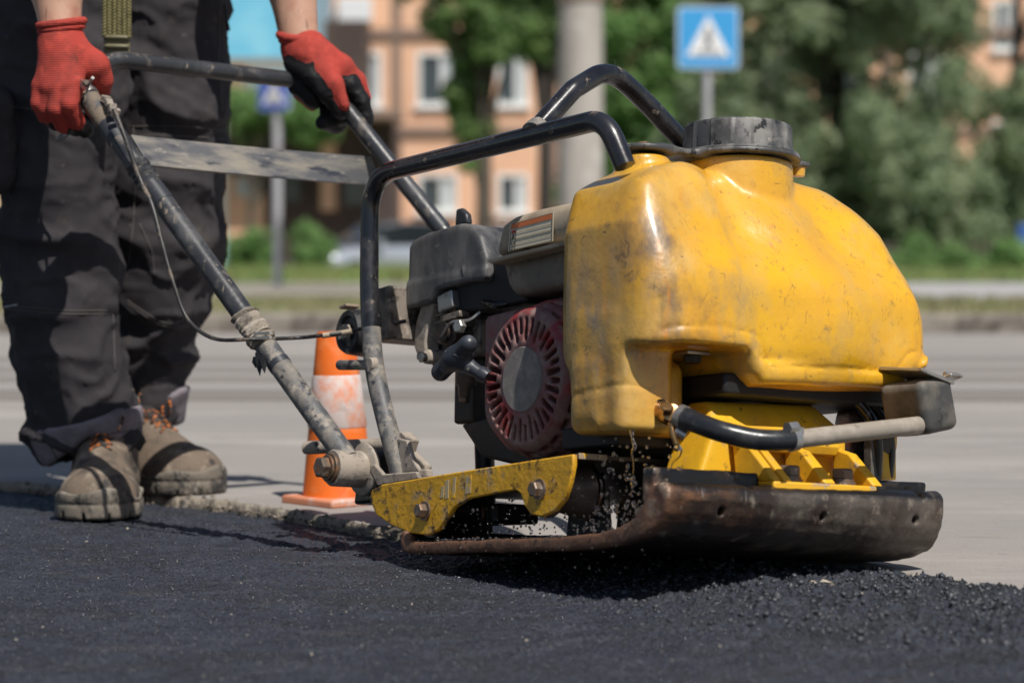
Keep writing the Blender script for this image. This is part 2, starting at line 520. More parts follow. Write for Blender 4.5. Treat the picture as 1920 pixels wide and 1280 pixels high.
class MB:
    def __init__(s): s.V = []; s.F = []

    def add(s, V, F):
        n = len(s.V)
        s.V += [tuple(v) for v in V]; s.F += [tuple(i + n for i in f) for f in F]
        return s

    def box(s, c, hs, rot=None):
        c = np.array(c, float)
        V = []
        for a in (-1, 1):
            for b in (-1, 1):
                for d in (-1, 1):
                    v = np.array([a * hs[0], b * hs[1], d * hs[2]])
                    if rot is not None: v = np.array(rot) @ v
                    V.append(c + v)
        return s.add(V, [(0, 1, 3, 2), (4, 6, 7, 5), (0, 4, 5, 1), (2, 3, 7, 6), (0, 2, 6, 4), (1, 5, 7, 3)])

    def lathe(s, c, axis, prof, n=24, cap=True, wob=0):
        """prof: (t along axis, radius)"""
        c = np.array(c, float); w = np.array(axis, float); w /= np.linalg.norm(w)
        a = np.cross(w, [0, 0, 1.] if abs(w[2]) < .9 else [1., 0, 0]); a /= np.linalg.norm(a); b = np.cross(w, a)
        V = []; F = []
        for t, r in prof:
            for i in range(n):
                th = 2 * math.pi * i / n
                rr = r * (1 + wob * math.sin(3 * th + t * 50))
                V.append(c + w * t + (a * math.cos(th) + b * math.sin(th)) * rr)
        for j in range(len(prof) - 1):
            for i in range(n):
                k = (i + 1) % n
                F.append((j * n + i, (j + 1) * n + i, (j + 1) * n + k, j * n + k))
        if cap:
            F.append(tuple(range(n))); F.append(tuple((len(prof) - 1) * n + i for i in reversed(range(n))))
        return s.add(V, F)

    def cyl(s, a, b, r, n=24, r2=None):
        a = np.array(a, float); b = np.array(b, float); d = b - a; L = np.linalg.norm(d)
        return s.lathe(a, d, [(0, r), (L, r if r2 is None else r2)], n)

    def hexb(s, c, axis, r, t):
        return s.lathe(c, axis, [(0, r), (t * .8, r), (t, r * .85)], 6)

    def prism(s, poly, axis, a, b):
        """poly: 2-D points in the two other axes (ordered), extruded along axis index from a to b"""
        n = len(poly); V = []
        for t in (a, b):
            for p in poly:
                v = list(p); v.insert(axis, t); V.append(v)
        F = [tuple(range(n)), tuple(reversed(range(n, 2 * n)))]
        F += [(i, i + n, (i + 1) % n + n, (i + 1) % n) for i in range(n)]
        return s.add(V, F)

    def tube(s, pts, r, n=16, cap=True, flat=None):
        V, F = tube(pts, r, n, cap, flat)
        return s.add(V, F)

    def build(s, name, m, parent=None, **k):
        me = obj(name, s.V, s.F, m, parent, **k)
        bm = bmesh.new(); bm.from_mesh(me.data); bmesh.ops.recalc_face_normals(bm, faces=bm.faces); bm.to_mesh(me.data); bm.free()
        if k.get('smooth', 35): me.data.set_sharp_from_angle(angle=R(k.get('smooth', 35)))
        return me


def smooth_path(pts, rad=.04, step=.008, seg=7):
    """polyline with rounded corners"""
    P = [np.array(p, float) for p in pts]; out = [P[0]]
    rads = rad if isinstance(rad, (list, tuple)) else [rad] * len(P)
    for i in range(1, len(P) - 1):
        a, b, c = P[i - 1], P[i], P[i + 1]
        da, dc = np.linalg.norm(a - b), np.linalg.norm(c - b)
        r = max(min(rads[i], .48 * da, .48 * dc), .003)
        p0 = b + (a - b) / da * r; p1 = b + (c - b) / dc * r
        for k in range(seg + 1):
            t = k / seg
            out.append((1 - t) ** 2 * p0 + 2 * t * (1 - t) * b + t * t * p1)
    out.append(P[-1])
    return out


def catmull(pts, n=8):
    P = [np.array(p, float) for p in pts]; P = [2 * P[0] - P[1]] + P + [2 * P[-1] - P[-2]]; out = []
    for i in range(1, len(P) - 2):
        for k in range(n):
            t = k / n
            out.append(.5 * ((2 * P[i]) + (-P[i - 1] + P[i + 1]) * t + (2 * P[i - 1] - 5 * P[i] + 4 * P[i + 1] - P[i + 2]) * t * t + (-P[i - 1] + 3 * P[i] - 3 * P[i + 1] + P[i + 2]) * t ** 3))
    out.append(P[-2]); return out


def tube(pts, r, n=16, cap=True, flat=None):
    P = np.array(pts, float); m = len(P)
    rs = np.full(m, r) if np.isscalar(r) else np.array(r, float)
    T = np.gradient(P, axis=0); T /= np.linalg.norm(T, axis=1)[:, None]
    up = np.array([0, 0, 1.]) if abs(T[0][2]) < .9 else np.array([1., 0, 0])
    if flat is not None: up = np.array(flat[0], float)
    a = np.cross(T[0], up); a /= np.linalg.norm(a)
    V = []; F = []
    for i in range(m):
        a = a - T[i] * (a @ T[i]); a /= np.linalg.norm(a); b = np.cross(T[i], a)
        for k in range(n):
            th = 2 * math.pi * k / n
            fy = 1 if flat is None else flat[1]
            V.append(P[i] + a * math.cos(th) * rs[i] + b * math.sin(th) * rs[i] * fy)
    for i in range(m - 1):
        for k in range(n):
            q = (k + 1) % n
            F.append((i * n + k, i * n + q, (i + 1) * n + q, (i + 1) * n + k))
    if cap:
        F.append(tuple(reversed(range(n)))); F.append(tuple((m - 1) * n + i for i in range(n)))
    return V, F

# ================================================================== THE SETTING
def edge_pt(px, py): return gnd(px, py, .012)[:2]


EDGE = [(-9., 10.6), (-3.2, 5.9)] + [tuple(edge_pt(*p)) for p in [(-250, 893), (0, 903), (200, 918), (420, 938), (560, 960), (690, 985), (1000, 1010), (1250, 1040), (1500, 1068), (1730, 1086), (1920, 1112), (2300, 1160)]] + [(2.2, 1.1), (5., -1.5)]


def edge_y(x):
    E_ = np.array(sorted(EDGE)); return np.interp(x, E_[:, 0], E_[:, 1])


def sheet(name, x0, x1, y0, y1, z, m, nx=2, ny=2, zf=None, kind='structure', parent=None):
    xs = np.linspace(x0, x1, nx); ys = np.linspace(y0, y1, ny)
    X, Y = np.meshgrid(xs, ys, indexing='ij')
    Z = np.full(X.shape, float(z)) if zf is None else zf(X, Y)
    V = np.stack([X.ravel(), Y.ravel(), Z.ravel()], 1)
    i = np.arange(nx * ny).reshape(nx, ny)
    F = np.stack([i[:-1, :-1].ravel(), i[1:, :-1].ravel(), i[1:, 1:].ravel(), i[:-1, 1:].ravel()], 1)
    o = obj(name, V, F, m, parent, smooth=180)
    if kind: o['kind'] = kind
    return o


M_asph = mat('fresh_asphalt', (.040, .047, .067), .6, layers=[
    ((.034, .036, .042), 5, .45, .65, .58, (1, 2.5, 1)),
    ((.066, .073, .094), 12, .48, .68, .6, (1, 1.6, 1)),
    ((.026, .028, .036), 26, .54, .66, .5, (1, 1.6, 1)),
    ((.10, .085, .065), 7, .60, .80, .8, (1, 3.5, 1)),
    ((.022, .023, .027), 260, .50, .58, .4),
    ((.12, .122, .13), 330, .60, .68, .35),
    ((.22, .19, .15), 150, .735, .77, .7)],
    bump=[(300, 1., .004), (900, .6, .001), (60, .5, .006)], spec=.32)
M_stone = mat('tarred_chippings', (.040, .043, .053), .32, layers=[((.045, .046, .052), 60, .45, .6, .5)], bump=[(500, .8, .0012)], spec=.65)
M_road = mat('old_worn_road', (.295, .27, .245), .85, layers=[
    ((.17, .155, .14), 2.2, 0, 1, .9, (.5, 1, 1), None, 'line'),
    ((.22, .205, .19), .8, .58, .70, .85, (.3, 2.2, 1)),
    ((.27, .25, .235), 1.3, .42, .66, .85, (.25, 1.6, 1)),
    ((.40, .365, .33), 3.5, .5, .72, .85, (.3, 1, 1)),
    ((.20, .18, .16), 60, .60, .74, .9),
    ((.48, .45, .41), 120, .66, .75, .9)],
    bump=[(220, .6, .002), (40, .3, .004)])
M_roadedge = mat('broken_road_edge', (.27, .23, .18), .95, layers=[((.10, .085, .07), 40, .48, .58), ((.40, .36, .3), 90, .55, .68), ((.035, .03, .028), 26, .60, .68)], bump=[(130, 1, .004), (40, .8, .006)])
M_rail = mat('rail_steel', (.31, .285, .265), .6, .3)
M_track = mat('track_slab', (.30, .275, .255), .85, layers=[((.30, .28, .26), 3, .4, .65, .85, (.2, 1, 1))])
M_kerb = mat('kerb_stone', (.29, .255, .215), .9, layers=[((.10, .085, .07), 8, .45, .65)], bump=[(40, .5, .01)])
M_verge = mat('dry_grass_ground', (.24, .225, .13), .95, layers=[((.12, .16, .05), 1.6, .48, .62), ((.36, .32, .25), 5, .55, .7)], bump=[(20, .8, .03)])
M_dirt = mat('dusty_ground', (.27, .24, .20), .95, layers=[((.20, .19, .13), 1.1, .5, .65), ((.36, .33, .3), 3, .5, .7, .9, (.3, 1, 1))], bump=[(12, .5, .03)])
M_path = mat('grey_footpath', (.40, .385, .38), .9, layers=[((.32, .305, .30), .8, .45, .65), ((.5, .48, .46), 3, .55, .7)])
M_lawn = mat('lawn', (.13, .20, .05), .95, layers=[((.19, .25, .08), 1.2, .45, .62), ((.06, .10, .03), 3, .5, .66)], bump=[(10, .8, .05)])

sheet('ground', -400, 400, -200, 900, -.45, M_dirt)

# the fresh asphalt: a fine displaced sheet, compacted on the left and loose on the right
ny_, nx_ = 640, 660
tt = np.linspace(0, 1, ny_); ys = 1.55 * (4.15 / 1.55) ** tt
ss = np.linspace(-1, 1, nx_)
S, Yg = np.meshgrid(ss, ys, indexing='ij')
wd = .30 * Yg + .04
Xg = S * wd
Yg2 = Yg.copy()
ey = edge_y(Xg)
def asph_z(X, Y):
    d = edge_y(X) - Y
    loose = np.clip((X - .02) / .22, 0, 1) * np.clip((.62 - d) / .30, 0, 1)
    n1 = fbm(X * 22, Y * 22, 0 * X, 4)
    n2 = fbm(X * 90 + 7, Y * 90, 0 * X, 3)
    n3 = fbm(X * 260 + 3, Y * 260, 0 * X, 2)
    big = fbm(X * 3.2, Y * 3.2 + 4, 0 * X, 2)
    n0 = fbm(X * 42 + 3, Y * 42, 0 * X, 3)
    z = .0022 * n0 + .0022 * n2 + .0018 * n3 + .003 * big
    z += loose * (.0065 + .011 * np.abs(n1) + .011 * np.abs(n2) + .005 * n3 + .005 * np.abs(n0))
    z += .006 * np.clip(loose * 1.4 - .7, 0, 1)
    # a shallow groove shaped in to give the dark shadow band beside the plate
    g = np.exp(-((Y - (2.99 - .10 * X)) / .018) ** 2) * np.clip((.05 - X) / .15, 0, 1) * np.clip((X + .55) / .2, 0, 1)
    return z - .006 * g - .004


Zg = asph_z(Xg, Yg2)
Zg = np.where(Yg2 > ey + .03, -.02, Zg)
e_ = np.minimum(np.minimum(1 - np.abs(S), tt[None, :] * .6) * 30, 1); Zg = Zg * e_ + (-.012) * (1 - e_)
V = np.stack([Xg.ravel(), Yg2.ravel(), Zg.ravel()], 1)
ii = np.arange(nx_ * ny_).reshape(nx_, ny_)
F = np.stack([ii[:-1, :-1].ravel(), ii[1:, :-1].ravel(), ii[1:, 1:].ravel(), ii[:-1, 1:].ravel()], 1)
cy = Yg2.ravel()[F].min(1); cx = Xg.ravel()[F].mean(1)
F = F[cy < edge_y(cx) + .06]
asph = obj('fresh_asphalt', V, F, M_asph, smooth=180); asph['kind'] = 'structure'
# the rest of the new surface, coarse, outside the picture
sheet('asphalt_base', -8, 8, -6, 11, -.0085, M_asph)

# loose tarred chippings lying on it
def rock(n=1, seed=0):
    bm = bmesh.new(); bmesh.ops.create_icosphere(bm, subdivisions=n, radius=1)
    rr = random.Random(seed)
    for v in bm.verts: v.co *= rr.uniform(.55, 1.25)
    V = np.array([v.co[:] for v in bm.verts]); F = np.array([[v.index for v in f.verts] for f in bm.faces]); bm.free(); return V, F


def scatter(n, fx, size, name, m, kind, sub=1):
    kinds = [rock(sub, i) for i in range(6)]
    Vs, Fs, off = [], [], 0
    k = 0
    while k < n:
        x, y, s, z = fx()
        if x is None: continue
        V0, F0 = kinds[k % 6]
        a = RNG.random(3) * 6.28
        Rm = np.array(Matrix.Rotation(a[0], 3, 'X') @ Matrix.Rotation(a[1], 3, 'Z'))
        Vv = (V0 * np.array([1, RNG.uniform(.6, 1), RNG.uniform(.5, .9)])) @ Rm.T * s + [x, y, z]
        Vs.append(Vv); Fs.append(F0 + off); off += len(V0); k += 1
    o = obj(name, np.concatenate(Vs), np.concatenate(Fs), m, smooth=0)
    o['kind'] = kind
    return o


def f_loose():
    y = RNG.uniform(2.15, 3.0); x = RNG.uniform(-.05, .75)
    d = edge_y(x) - y
    if d < -.01 or d > .5: return None, 0, 0, 0
    if RNG.random() > np.clip((x + .02) / .3, .06, 1) * np.clip((.55 - d) / .35, 0, 1): return None, 0, 0, 0
    s = .0008 + .0038 * RNG.random() ** 4 + (.004 if RNG.random() < .010 else 0)
    z = float(asph_z(np.array([x]), np.array([y]))[0]) - s * .1
    return x, y, s, z


scatter(11000, f_loose, 0, 'loose_asphalt_chippings', M_stone, 'stuff')


def f_fine():
    y = 1.75 * (3.4 / 1.75) ** RNG.random(); x = RNG.uniform(-1, 1) * .27 * y
    if edge_y(x) - y < 0: return None, 0, 0, 0
    s = .0009 + .0012 * RNG.random() ** 2
    z = float(asph_z(np.array([x]), np.array([y]))[0]) + s * .2
    return x, y, s, z


scatter(16000, f_fine, 0, 'fine_asphalt_grit', mat('bitumen_wet_grit', (.04, .043, .053), .17, layers=[((.07, .072, .08), 60, .5, .6, .3)], spec=.8), 'stuff')
M_pale = mat('pale_chip', (.40, .34, .27), .8)


def f_pale():
    y = 1.85 * (3.3 / 1.85) ** RNG.random(); x = RNG.uniform(-1, 1) * .25 * y
    if edge_y(x) - y < .02: return None, 0, 0, 0
    s = .0010 + .0016 * RNG.random() ** 4
    return x, y, s, float(asph_z(np.array([x]), np.array([y]))[0]) + s * .2


scatter(70, f_pale, 0, 'pale_stone_grit', M_pale, 'stuff')
for (px, py, s, lb) in [(1549, 1097, .0075, 'pale round pebble on the shadow edge of the asphalt in front of the plate'),
                        (1526, 1101, .005, 'smaller flat buff pebble just left of the pale round one')]:
    c = gnd(px, py, .012)
    V0, F0 = rock(2, int(px)); bm_ = V0 * [1.1, .9, .75] * s
    o = obj('pebble', bm_, F0, M_pale, smooth=60); o.location = (c[0], c[1], float(asph_z(np.array([c[0]]), np.array([c[1]]))[0]) + s * .5)
    tag(o, lb, 'pebble', 'pebbles on the fresh asphalt')

# the old road: top sheet with a broken near edge that stands a little proud of the new asphalt
ex = np.concatenate([np.linspace(-9, -1.4, 30), np.linspace(-1.4, 1.4, 700), np.linspace(1.42, 5, 30)])
base_y = edge_y(ex)
jag = .010 * fbm(ex * 9, ex * 0, ex * 0 + 2, 3) + .006 * fbm(ex * 45, ex * 0, ex * 0, 3) + .003 * fbm(ex * 160, ex * 0, ex * 0, 2)
ny0 = base_y + jag
def road_z(x, y):
    """top of the old road; worn hollow where the plate's far corner stands"""
    return .012 - .050 * np.exp(-(((x - .24) / .20) ** 2 + ((y - 3.06) / .13) ** 2) ** 2) * np.clip((y - edge_y(x)) / .02, 0, 1)
rows = [(-.002, -.030), (.000, -.012), (.001, -.003), (.003, .006), (.007, .0105), (.014, .012), (.03, .012)]
offs = np.array([.03, .05, .07, .1, .13, .16, .2, .24, .28, .33, .4, .5, .7, 1.0, 1.6, 2.6, 4.2])
V = []; rr = len(rows) + len(offs)
for dy, z in rows:
    yy = ny0 + dy; n = fbm(ex * 120, ex * 0 + z * 300, ex * 0, 3)
    zz = z + .0030 * n * (1 if z < .0119 else .3)
    V.append(np.stack([ex, yy + .004 * n * (z < .011), zz], 1))
for o_ in offs:
    yy = np.minimum(ny0 + o_ + .02, 10.78) if o_ < 4 else np.full(len(ex), 10.78)
    yy = np.minimum(yy, 10.78 - .0001 * (5 - o_))
    V.append(np.stack([ex, yy, road_z(ex, yy)], 1))
V = np.concatenate(V); n = len(ex)
i = np.arange(rr * n).reshape(rr, n)
F = np.stack([i[:-1, :-1].ravel(), i[:-1, 1:].ravel(), i[1:, 1:].ravel(), i[1:, :-1].ravel()], 1)
fz = np.repeat(np.arange(rr - 1), n - 1)
o = obj('old_road', V, F, [M_road, M_roadedge], smooth=50)
o.data.polygons.foreach_set('material_index', (fz < 5).astype(np.int32)); o['kind'] = 'structure'
sheet('old_road_right', 5, 60, -40, 10.78, .010, M_road)
sheet('old_road_left', -60, -9, -6, 10.78, .010, M_road)
# crumbs along the broken edge
def f_edge():
    x = RNG.uniform(-1.2, 1.1); y = edge_y(x) + RNG.normal() * .012
    if x < -.45 and RNG.random() < .6: return None, 0, 0, 0
    s = .0012 + .004 * RNG.random() ** 3
    return x, y, s, (.012 if y > edge_y(x) + .008 else .003)
scatter(900, f_edge, 0, 'crumbled_road_edge_grit', mat('crumb_grit', (.24, .20, .16), .95, layers=[((.08, .07, .06), 60, .5, .6)]), 'stuff')

# tram track across the road
tr = thing('tram_track', None, None, (0, 6.9, .012)); tr['kind'] = 'structure'
MB().box((0, 6.9, .016), (40, .95, .004)).build('track_slab', M_track, tr, smooth=0)
for y in (5.86, 6.5, 7.05, 7.75):
    MB().box((0, y, .026), (40, .035, .008)).box((0, y - .07, .022), (40, .012, .006)).build('rail', M_rail, tr, smooth=0)

kb = thing('kerb', None, None, (0, 10.9, 0)); kb['kind'] = 'structure'
ks = None
for i in range(-14, 15):
    if ks is None:
        ks = MB().box((0, 0, 0), (.492, .075, .09)).build('kerb_stone', M_kerb, kb, smooth=0, bevel=.012, local=True); k = ks
    else:
        k = ks.copy(); COL.objects.link(k); k.parent = kb
    k.location = (i * 1.0, random.uniform(-.01, .01), .012 + random.uniform(-.012, .012)); k.rotation_euler.z = random.uniform(-.012, .012)
bump_z = lambda b: (lambda X, Y: b + .02 * fbm(X * 1.5, Y * 1.5, 0 * X, 3))
sheet('grass_verge', -40, 40, 10.95, 15.6, .1, M_verge, 160, 40, bump_z(.085))
sheet('dusty_yard', -60, 3.2, 15.6, 40, .05, M_dirt)
sheet('footpath', 3.2, 60, 15.6, 40, .05, M_path)
def lawn_z(X, Y):
    return np.where(Y < 27 + (X + 8) * .55, -.1, .06) - .50 * np.clip((Y - 46.5) / 2, 0, 1) + .03 * fbm(X * .8, Y * .8, 0 * X, 3)
sheet('lawn', -60, 60, 20, 62, 0, M_lawn, 240, 160, lawn_z)

# grass blades
def blades(name, n, fx, hh, m):
    P = []
    while len(P) < n:
        q = fx()
        if q is not None: P.append(q)
    P = np.array(P); a = RNG.random(n) * 6.28; w = hh * .10
    h_ = hh * RNG.uniform(.5, 1.3, n); lean = RNG.normal(size=(n, 2)) * hh * .35
    d = np.stack([np.cos(a), np.sin(a), 0 * a], 1) * w
    V = np.stack([P - d, P + d, P + np.concatenate([lean, h_[:, None]], 1)], 1).reshape(-1, 3)
    F = np.arange(n * 3).reshape(n, 3)
    o = obj(name, V, F, m, smooth=0); o['kind'] = 'stuff'; o['label'] = name.replace('_', ' '); return o
M_bl = mat('grass_blade', (.15, .23, .06), .8, layers=[((.24, .24, .09), 2, .45, .6)])
M_bl2 = mat('dry_grass_blade', (.26, .23, .12), .8, layers=[((.12, .17, .05), 1.4, .5, .6)])
blades('lawn_grass', 30000, lambda: (lambda y: (RNG.uniform(-.26, .26) * y, y, .05) if y > 27.5 + (0) else None)(RNG.uniform(27, 46.5)), .16, M_bl)
blades('dry_verge_grass', 14000, lambda: (lambda y: (RNG.uniform(-.26, .26) * y, y, .085))(RNG.uniform(11.0, 15.5)), .045, M_bl2)


# ------------------------------------------------------------------ buildings
def wx(px, d): return (px - 960) / FPX * d
def wz(py, d): return wp(960, py, d)[2]


M_wall = mat('peach_render', (.80, .48, .31), .9, layers=[((.70, .42, .28), .5, .45, .65), ((.82, .54, .38), 1.6, .5, .7)])
M_ledge = mat('brown_ledge', (.27, .19, .15), .9)
M_wfr = mat('white_window_frame', (.78, .78, .76), .6)
M_pane = mat('window_glass', (.05, .065, .075), .12, spec=.8)
M_curt = mat('pale_curtain', (.48, .52, .54), .8, layers=[((.62, .66, .66), 3, .5, .6, .8, (6, 1, .2))])
M_dkwall = mat('shaded_brown_wall', (.065, .045, .04), .9, layers=[((.10, .07, .06), .5, .45, .6)])
M_white = mat('white_box', (.75, .76, .78), .5)
YB = 72.
bl = thing('apartment_building', 'peach rendered apartment building with white framed windows behind the trees', 'building', (3, YB, -.3))
x0, x1 = wx(625, YB), wx(2300, YB)
wins = []   # (px0, py0, px1, py1)
for (a, b) in [(640, 716), (782, 858), (932, 990), (1090, 1160), (1250, 1320), (1400, 1470), (1560, 1630), (1700, 1770), (1858, 1900), (2010, 2080)]:
    for (t, u) in [(-125, -30), (97, 200), (325, 400)]:
        if a == 1858: t, u = t - 97, u - 105 + (0)
        if (a, t) == (640, 325): continue
        wins.append((a, t, b, u))
# facade built as wall blocks between the openings, window by window
cols = sorted(set((w[0], w[2]) for w in wins))
MBw = MB()
zt, zb = wz(-330, YB), -.4
prev = 625
for (a, b) in cols:
    MBw.box(((wx(prev, YB) + wx(a, YB)) / 2, YB + .15, (zt + zb) / 2), ((wx(a, YB) - wx(prev, YB)) / 2, .15, (zt - zb) / 2))
    vs = sorted([(wz(w[3], YB), wz(w[1], YB)) for w in wins if w[0] == a])
    z_ = zb
    for lo, hi in vs:
        MBw.box(((wx(a, YB) + wx(b, YB)) / 2, YB + .15, (z_ + lo) / 2), ((wx(b, YB) - wx(a, YB)) / 2, .15, (lo - z_) / 2)); z_ = hi
    MBw.box(((wx(a, YB) + wx(b, YB)) / 2, YB + .15, (z_ + zt) / 2), ((wx(b, YB) - wx(a, YB)) / 2, .15, (zt - z_) / 2))
    prev = b
MBw.box(((wx(prev, YB) + x1) / 2, YB + .15, (zt + zb) / 2), ((x1 - wx(prev, YB)) / 2, .15, (zt - zb) / 2))
MBw.box(((x0 + x1) / 2, YB + 6, (zt + zb) / 2), ((x1 - x0) / 2, 5.2, (zt - zb) / 2))
MBw.build('wall', M_wall, bl, smooth=0)
for py in (62, 245, -160):
    MB().box(((x0 + x1) / 2, YB - .06, wz(py, YB)), ((x1 - x0) / 2, .07, .13)).build('ledge', M_ledge, bl, smooth=0)
for px in (745, 1035, 1370, 1660, 1960):
    MB().box((wx(px, YB), YB - .02, (zt + zb) / 2), (.14, .05, (zt - zb) / 2 - .01)).build('pilaster', M_ledge, bl, smooth=0)
MB().box(((x0 + x1) / 2, YB + 5.6, zt + .1), ((x1 - x0) / 2 + .3, 6.2, .12)).build('roof', M_ledge, bl, smooth=0)
for (a, t, b, u) in wins:
    X0, X1, Z1, Z0 = wx(a, YB), wx(b, YB), wz(t, YB), wz(u, YB)
    cx_, cz_ = (X0 + X1) / 2, (Z0 + Z1) / 2; hw, hh = (X1 - X0) / 2, (Z1 - Z0) / 2
    wd_ = thing('window', None, None, (cx_, YB, cz_)); del ORG[wd_.name]
    wd_.parent = bl; wd_.location = Vector((cx_, YB, cz_)) - bl.location
    fr = MB()
    for sx in (-1, 1): fr.box((sx * (hw - .06), .05, 0), (.06, .06, hh))
    for sz in (-1, 1): fr.box((0, .05, sz * (hh - .06)), (hw - .12, .06, .06))
    fr.box((hw * .2, .06, 0), (.035, .04, hh - .12))
    fr.box((0, -.06, -hh - .04), (hw + .1, .1, .035))
    fr.build('frame', M_wfr, wd_, smooth=0, local=True)
    MB().box((-hw * .36, .1, 0), (hw * .50, .008, hh - .12)).build('pane', M_pane, wd_, smooth=0, local=True)
    MB().box((hw * .60, .1, 0), (hw * .34, .008, hh - .12)).build('pane', M_curt, wd_, smooth=0, local=True)
for (px, py) in [(668, 20), (812, 10)]:
    if px > 700: continue
    MB().box((wx(px, YB), YB - .25, wz(py, YB)), (.5, .2, .36)).build('air_conditioner', M_white, bl, smooth=0, bevel=.03)

# lower brown annex on the left, tree and porch shade painted into its walls
an = thing('annex', 'low brown annex with shade-darkened walls and a canopy left of the peach building', 'building', (wx(560, 66), 66, -.3))
MB().box((wx(560, 66), 68, (wz(228, 66) - .4) / 2), (wx(735, 66) / 2 - wx(380, 66) / 2, 2, (wz(228, 66) + .4) / 2)).build('wall', M_dkwall, an, smooth=0)
MB().box((wx(455, 66), 65.9, (wz(330, 66) - .4) / 2), (.62, .12, (wz(330, 66) + .4) / 2)).build('render_panel', M_wall, an, smooth=0)
MB().box((wx(470, 66), 65.7, wz(352, 66)), (.32, .04, .24)).build('window', M_curt, an, smooth=0)
MB().box((wx(618, 66), 65.8, (wz(268, 66) + wz(395, 66)) / 2), (.2, .2, (wz(268, 66) - wz(395, 66)) / 2)).build('column', M_wall, an, smooth=0)
MB().box((wx(540, 66), 65.9, wz(350, 66)), (.36, .03, .4)).build('window', M_pane, an, smooth=0)
MB().box((wx(672, 66), 65.9, wz(350, 66)), (.4, .03, .5)).build('window', M_pane, an, smooth=0)
MB().box((wx(560, 66), 65.2, wz(228, 66) + .1), (2.9, 1.2, .1)).build('canopy', M_ledge, an, smooth=0)
MB().box((wx(640, 66) + .1, 67.5, 4.6), (.55, 1.6, 2.2)).build('stair_tower', M_dkwall, an, smooth=0)

# blue hoarding
bb = thing('billboard', 'large plain sky blue hoarding panel behind the worker', 'billboard', (wx(500, 40), 40, 0))
zb_ = wz(112, 40)
MB().box((wx(495, 40), 40, zb_ + 1.4), (.86, .04, 1.4)).build('panel', mat('sky_blue_panel', (.17, .52, .74), .45, layers=[((.30, .66, .82), .9, .5, .66), ((.62, .82, .88), 2.6, .62, .72)]), bb, smooth=0)  # pale blobs put out-of-focus light spots into the panel colour
MB().box((wx(495, 40), 39.97, zb_ - .04), (.89, .07, .05)).build('frame_rail', mat('tan_frame', (.28, .2, .12), .7), bb, smooth=0)
MB().box((wx(495, 40), 39.97, zb_ + 2.84), (.89, .07, .05)).build('frame_rail', mat('tan_frame', (.28, .2, .12), .7), bb, smooth=0)
for s in (-.42,): MB().cyl((wx(500, 40) + s - .3, 40.1, 0), (wx(500, 40) + s - .3, 40.1, zb_ + 1), .06, 12).build('post', M_zinc, bb)

# ------------------------------------------------------------------ signs and poles
def ped_sign(px, pyb, w_px, pole_base_py, d, label, yaw, blue, extra=0, posth=None):
    X = wx(px, d); w = w_px / FPX * d; zb = wz(pyb, d)
    t = thing('crossing_sign', label, 'road sign', (X, d, 0), group='pedestrian crossing signs')
    Mx = np.array(Matrix.Rotation(yaw, 3, 'Z'))
    def tr_(m, name, mt, **k):
        V = np.array(m.V) @ Mx.T + [X, d, 0]; m.V = [tuple(v) for v in V]; return m.build(name, mt, t, **k)
    MBp = MB(); MBp.cyl((0, .05, 0), (0, .05, zb + w * .95), .038 if extra == 0 else .045, 16)
    tr_(MBp, 'pole', mat('grey_pole_paint', (.42, .42, .44), .5, layers=[((.3, .29, .29), 6, .5, .65)]))
    def rr(w_, h_, r, y0, y1, z0):
        P = []
        for cx_, cz_, a0 in ((w_ - r, h_ - r, 0), (-w_ + r, h_ - r, 90), (-w_ + r, -h_ + r, 180), (w_ - r, -h_ + r, 270)):
            for k in range(6): a = R(a0 + k * 18); P.append((cx_ + r * math.cos(a), z0 + cz_ + r * math.sin(a)))
        return MB().prism(P, 1, y0, y1)
    zc = zb + w * .5
    tr_(rr(w / 2, w / 2, w * .07, -.012, .012, zc), 'panel', mat('sign_white', (.50, .60, .72), .5), smooth=30)
    tr_(rr(w / 2 * .93, w / 2 * .93, w * .06, -.016, -.0125, zc), 'blue_field', mat('sign_blue_' + label[:4].strip(), blue, .35), smooth=30)
    T = [(-w * .36, zc - w * .30), (w * .36, zc - w * .30), (0, zc + w * .36)]
    tr_(MB().prism(T, 1, -.020, -.0165), 'white_triangle', mat('sign_tri_white', (.80, .80, .80), .5), smooth=0)
    bk = mat('sign_black', (.03, .03, .03), .5); pm = MB()
    pm.lathe((0, -.0205, zc + w * .13), (0, -1, 0), [(0, w * .035), (.002, w * .035)], 12)
    for (a, b, r) in [((0, .09), (.0, -.06), .030), ((0, -.05), (-.07, -.20), .02), ((0, -.05), (.07, -.20), .02), ((0, .07), (-.08, -.01), .014), ((0, .07), (.08, .0), .014)]:
        p = np.array([a[0] * w, zc + a[1] * w]); q = np.array([b[0] * w, zc + b[1] * w]); n = np.array([-(q - p)[1], (q - p)[0]]); n = n / np.linalg.norm(n) * r * w
        pm.prism([tuple(p + n), tuple(p - n), tuple(q - n), tuple(q + n)], 1, -.0225, -.0206)
    tr_(pm, 'walking_figure', bk, smooth=0)
    st = MB()
    for k in range(-3, 4):
        if abs(k) < 3: st.prism([(k * w * .1 - w * .03, zc - w * .27), (k * w * .1 + w * .03, zc - w * .27), (k * w * .09 + w * .022, zc - w * .215), (k * w * .09 - w * .022, zc - w * .215)], 1, -.0225, -.0206)
    tr_(st, 'zebra_stripes', bk, smooth=0)
    return t
ped_sign(1326, 130, 116, 0, 21.5, 'light blue square pedestrian crossing sign on a grey pole above the yellow tank', R(4), (.05, .33, .68))
ped_sign(516, 208, 66, 545, 24., 'smaller dark blue crossing sign on a grey pole between the worker\'s hands', R(-24), (.025, .07, .42), 1)  # deeper blue paints in the shade of a backlit sign

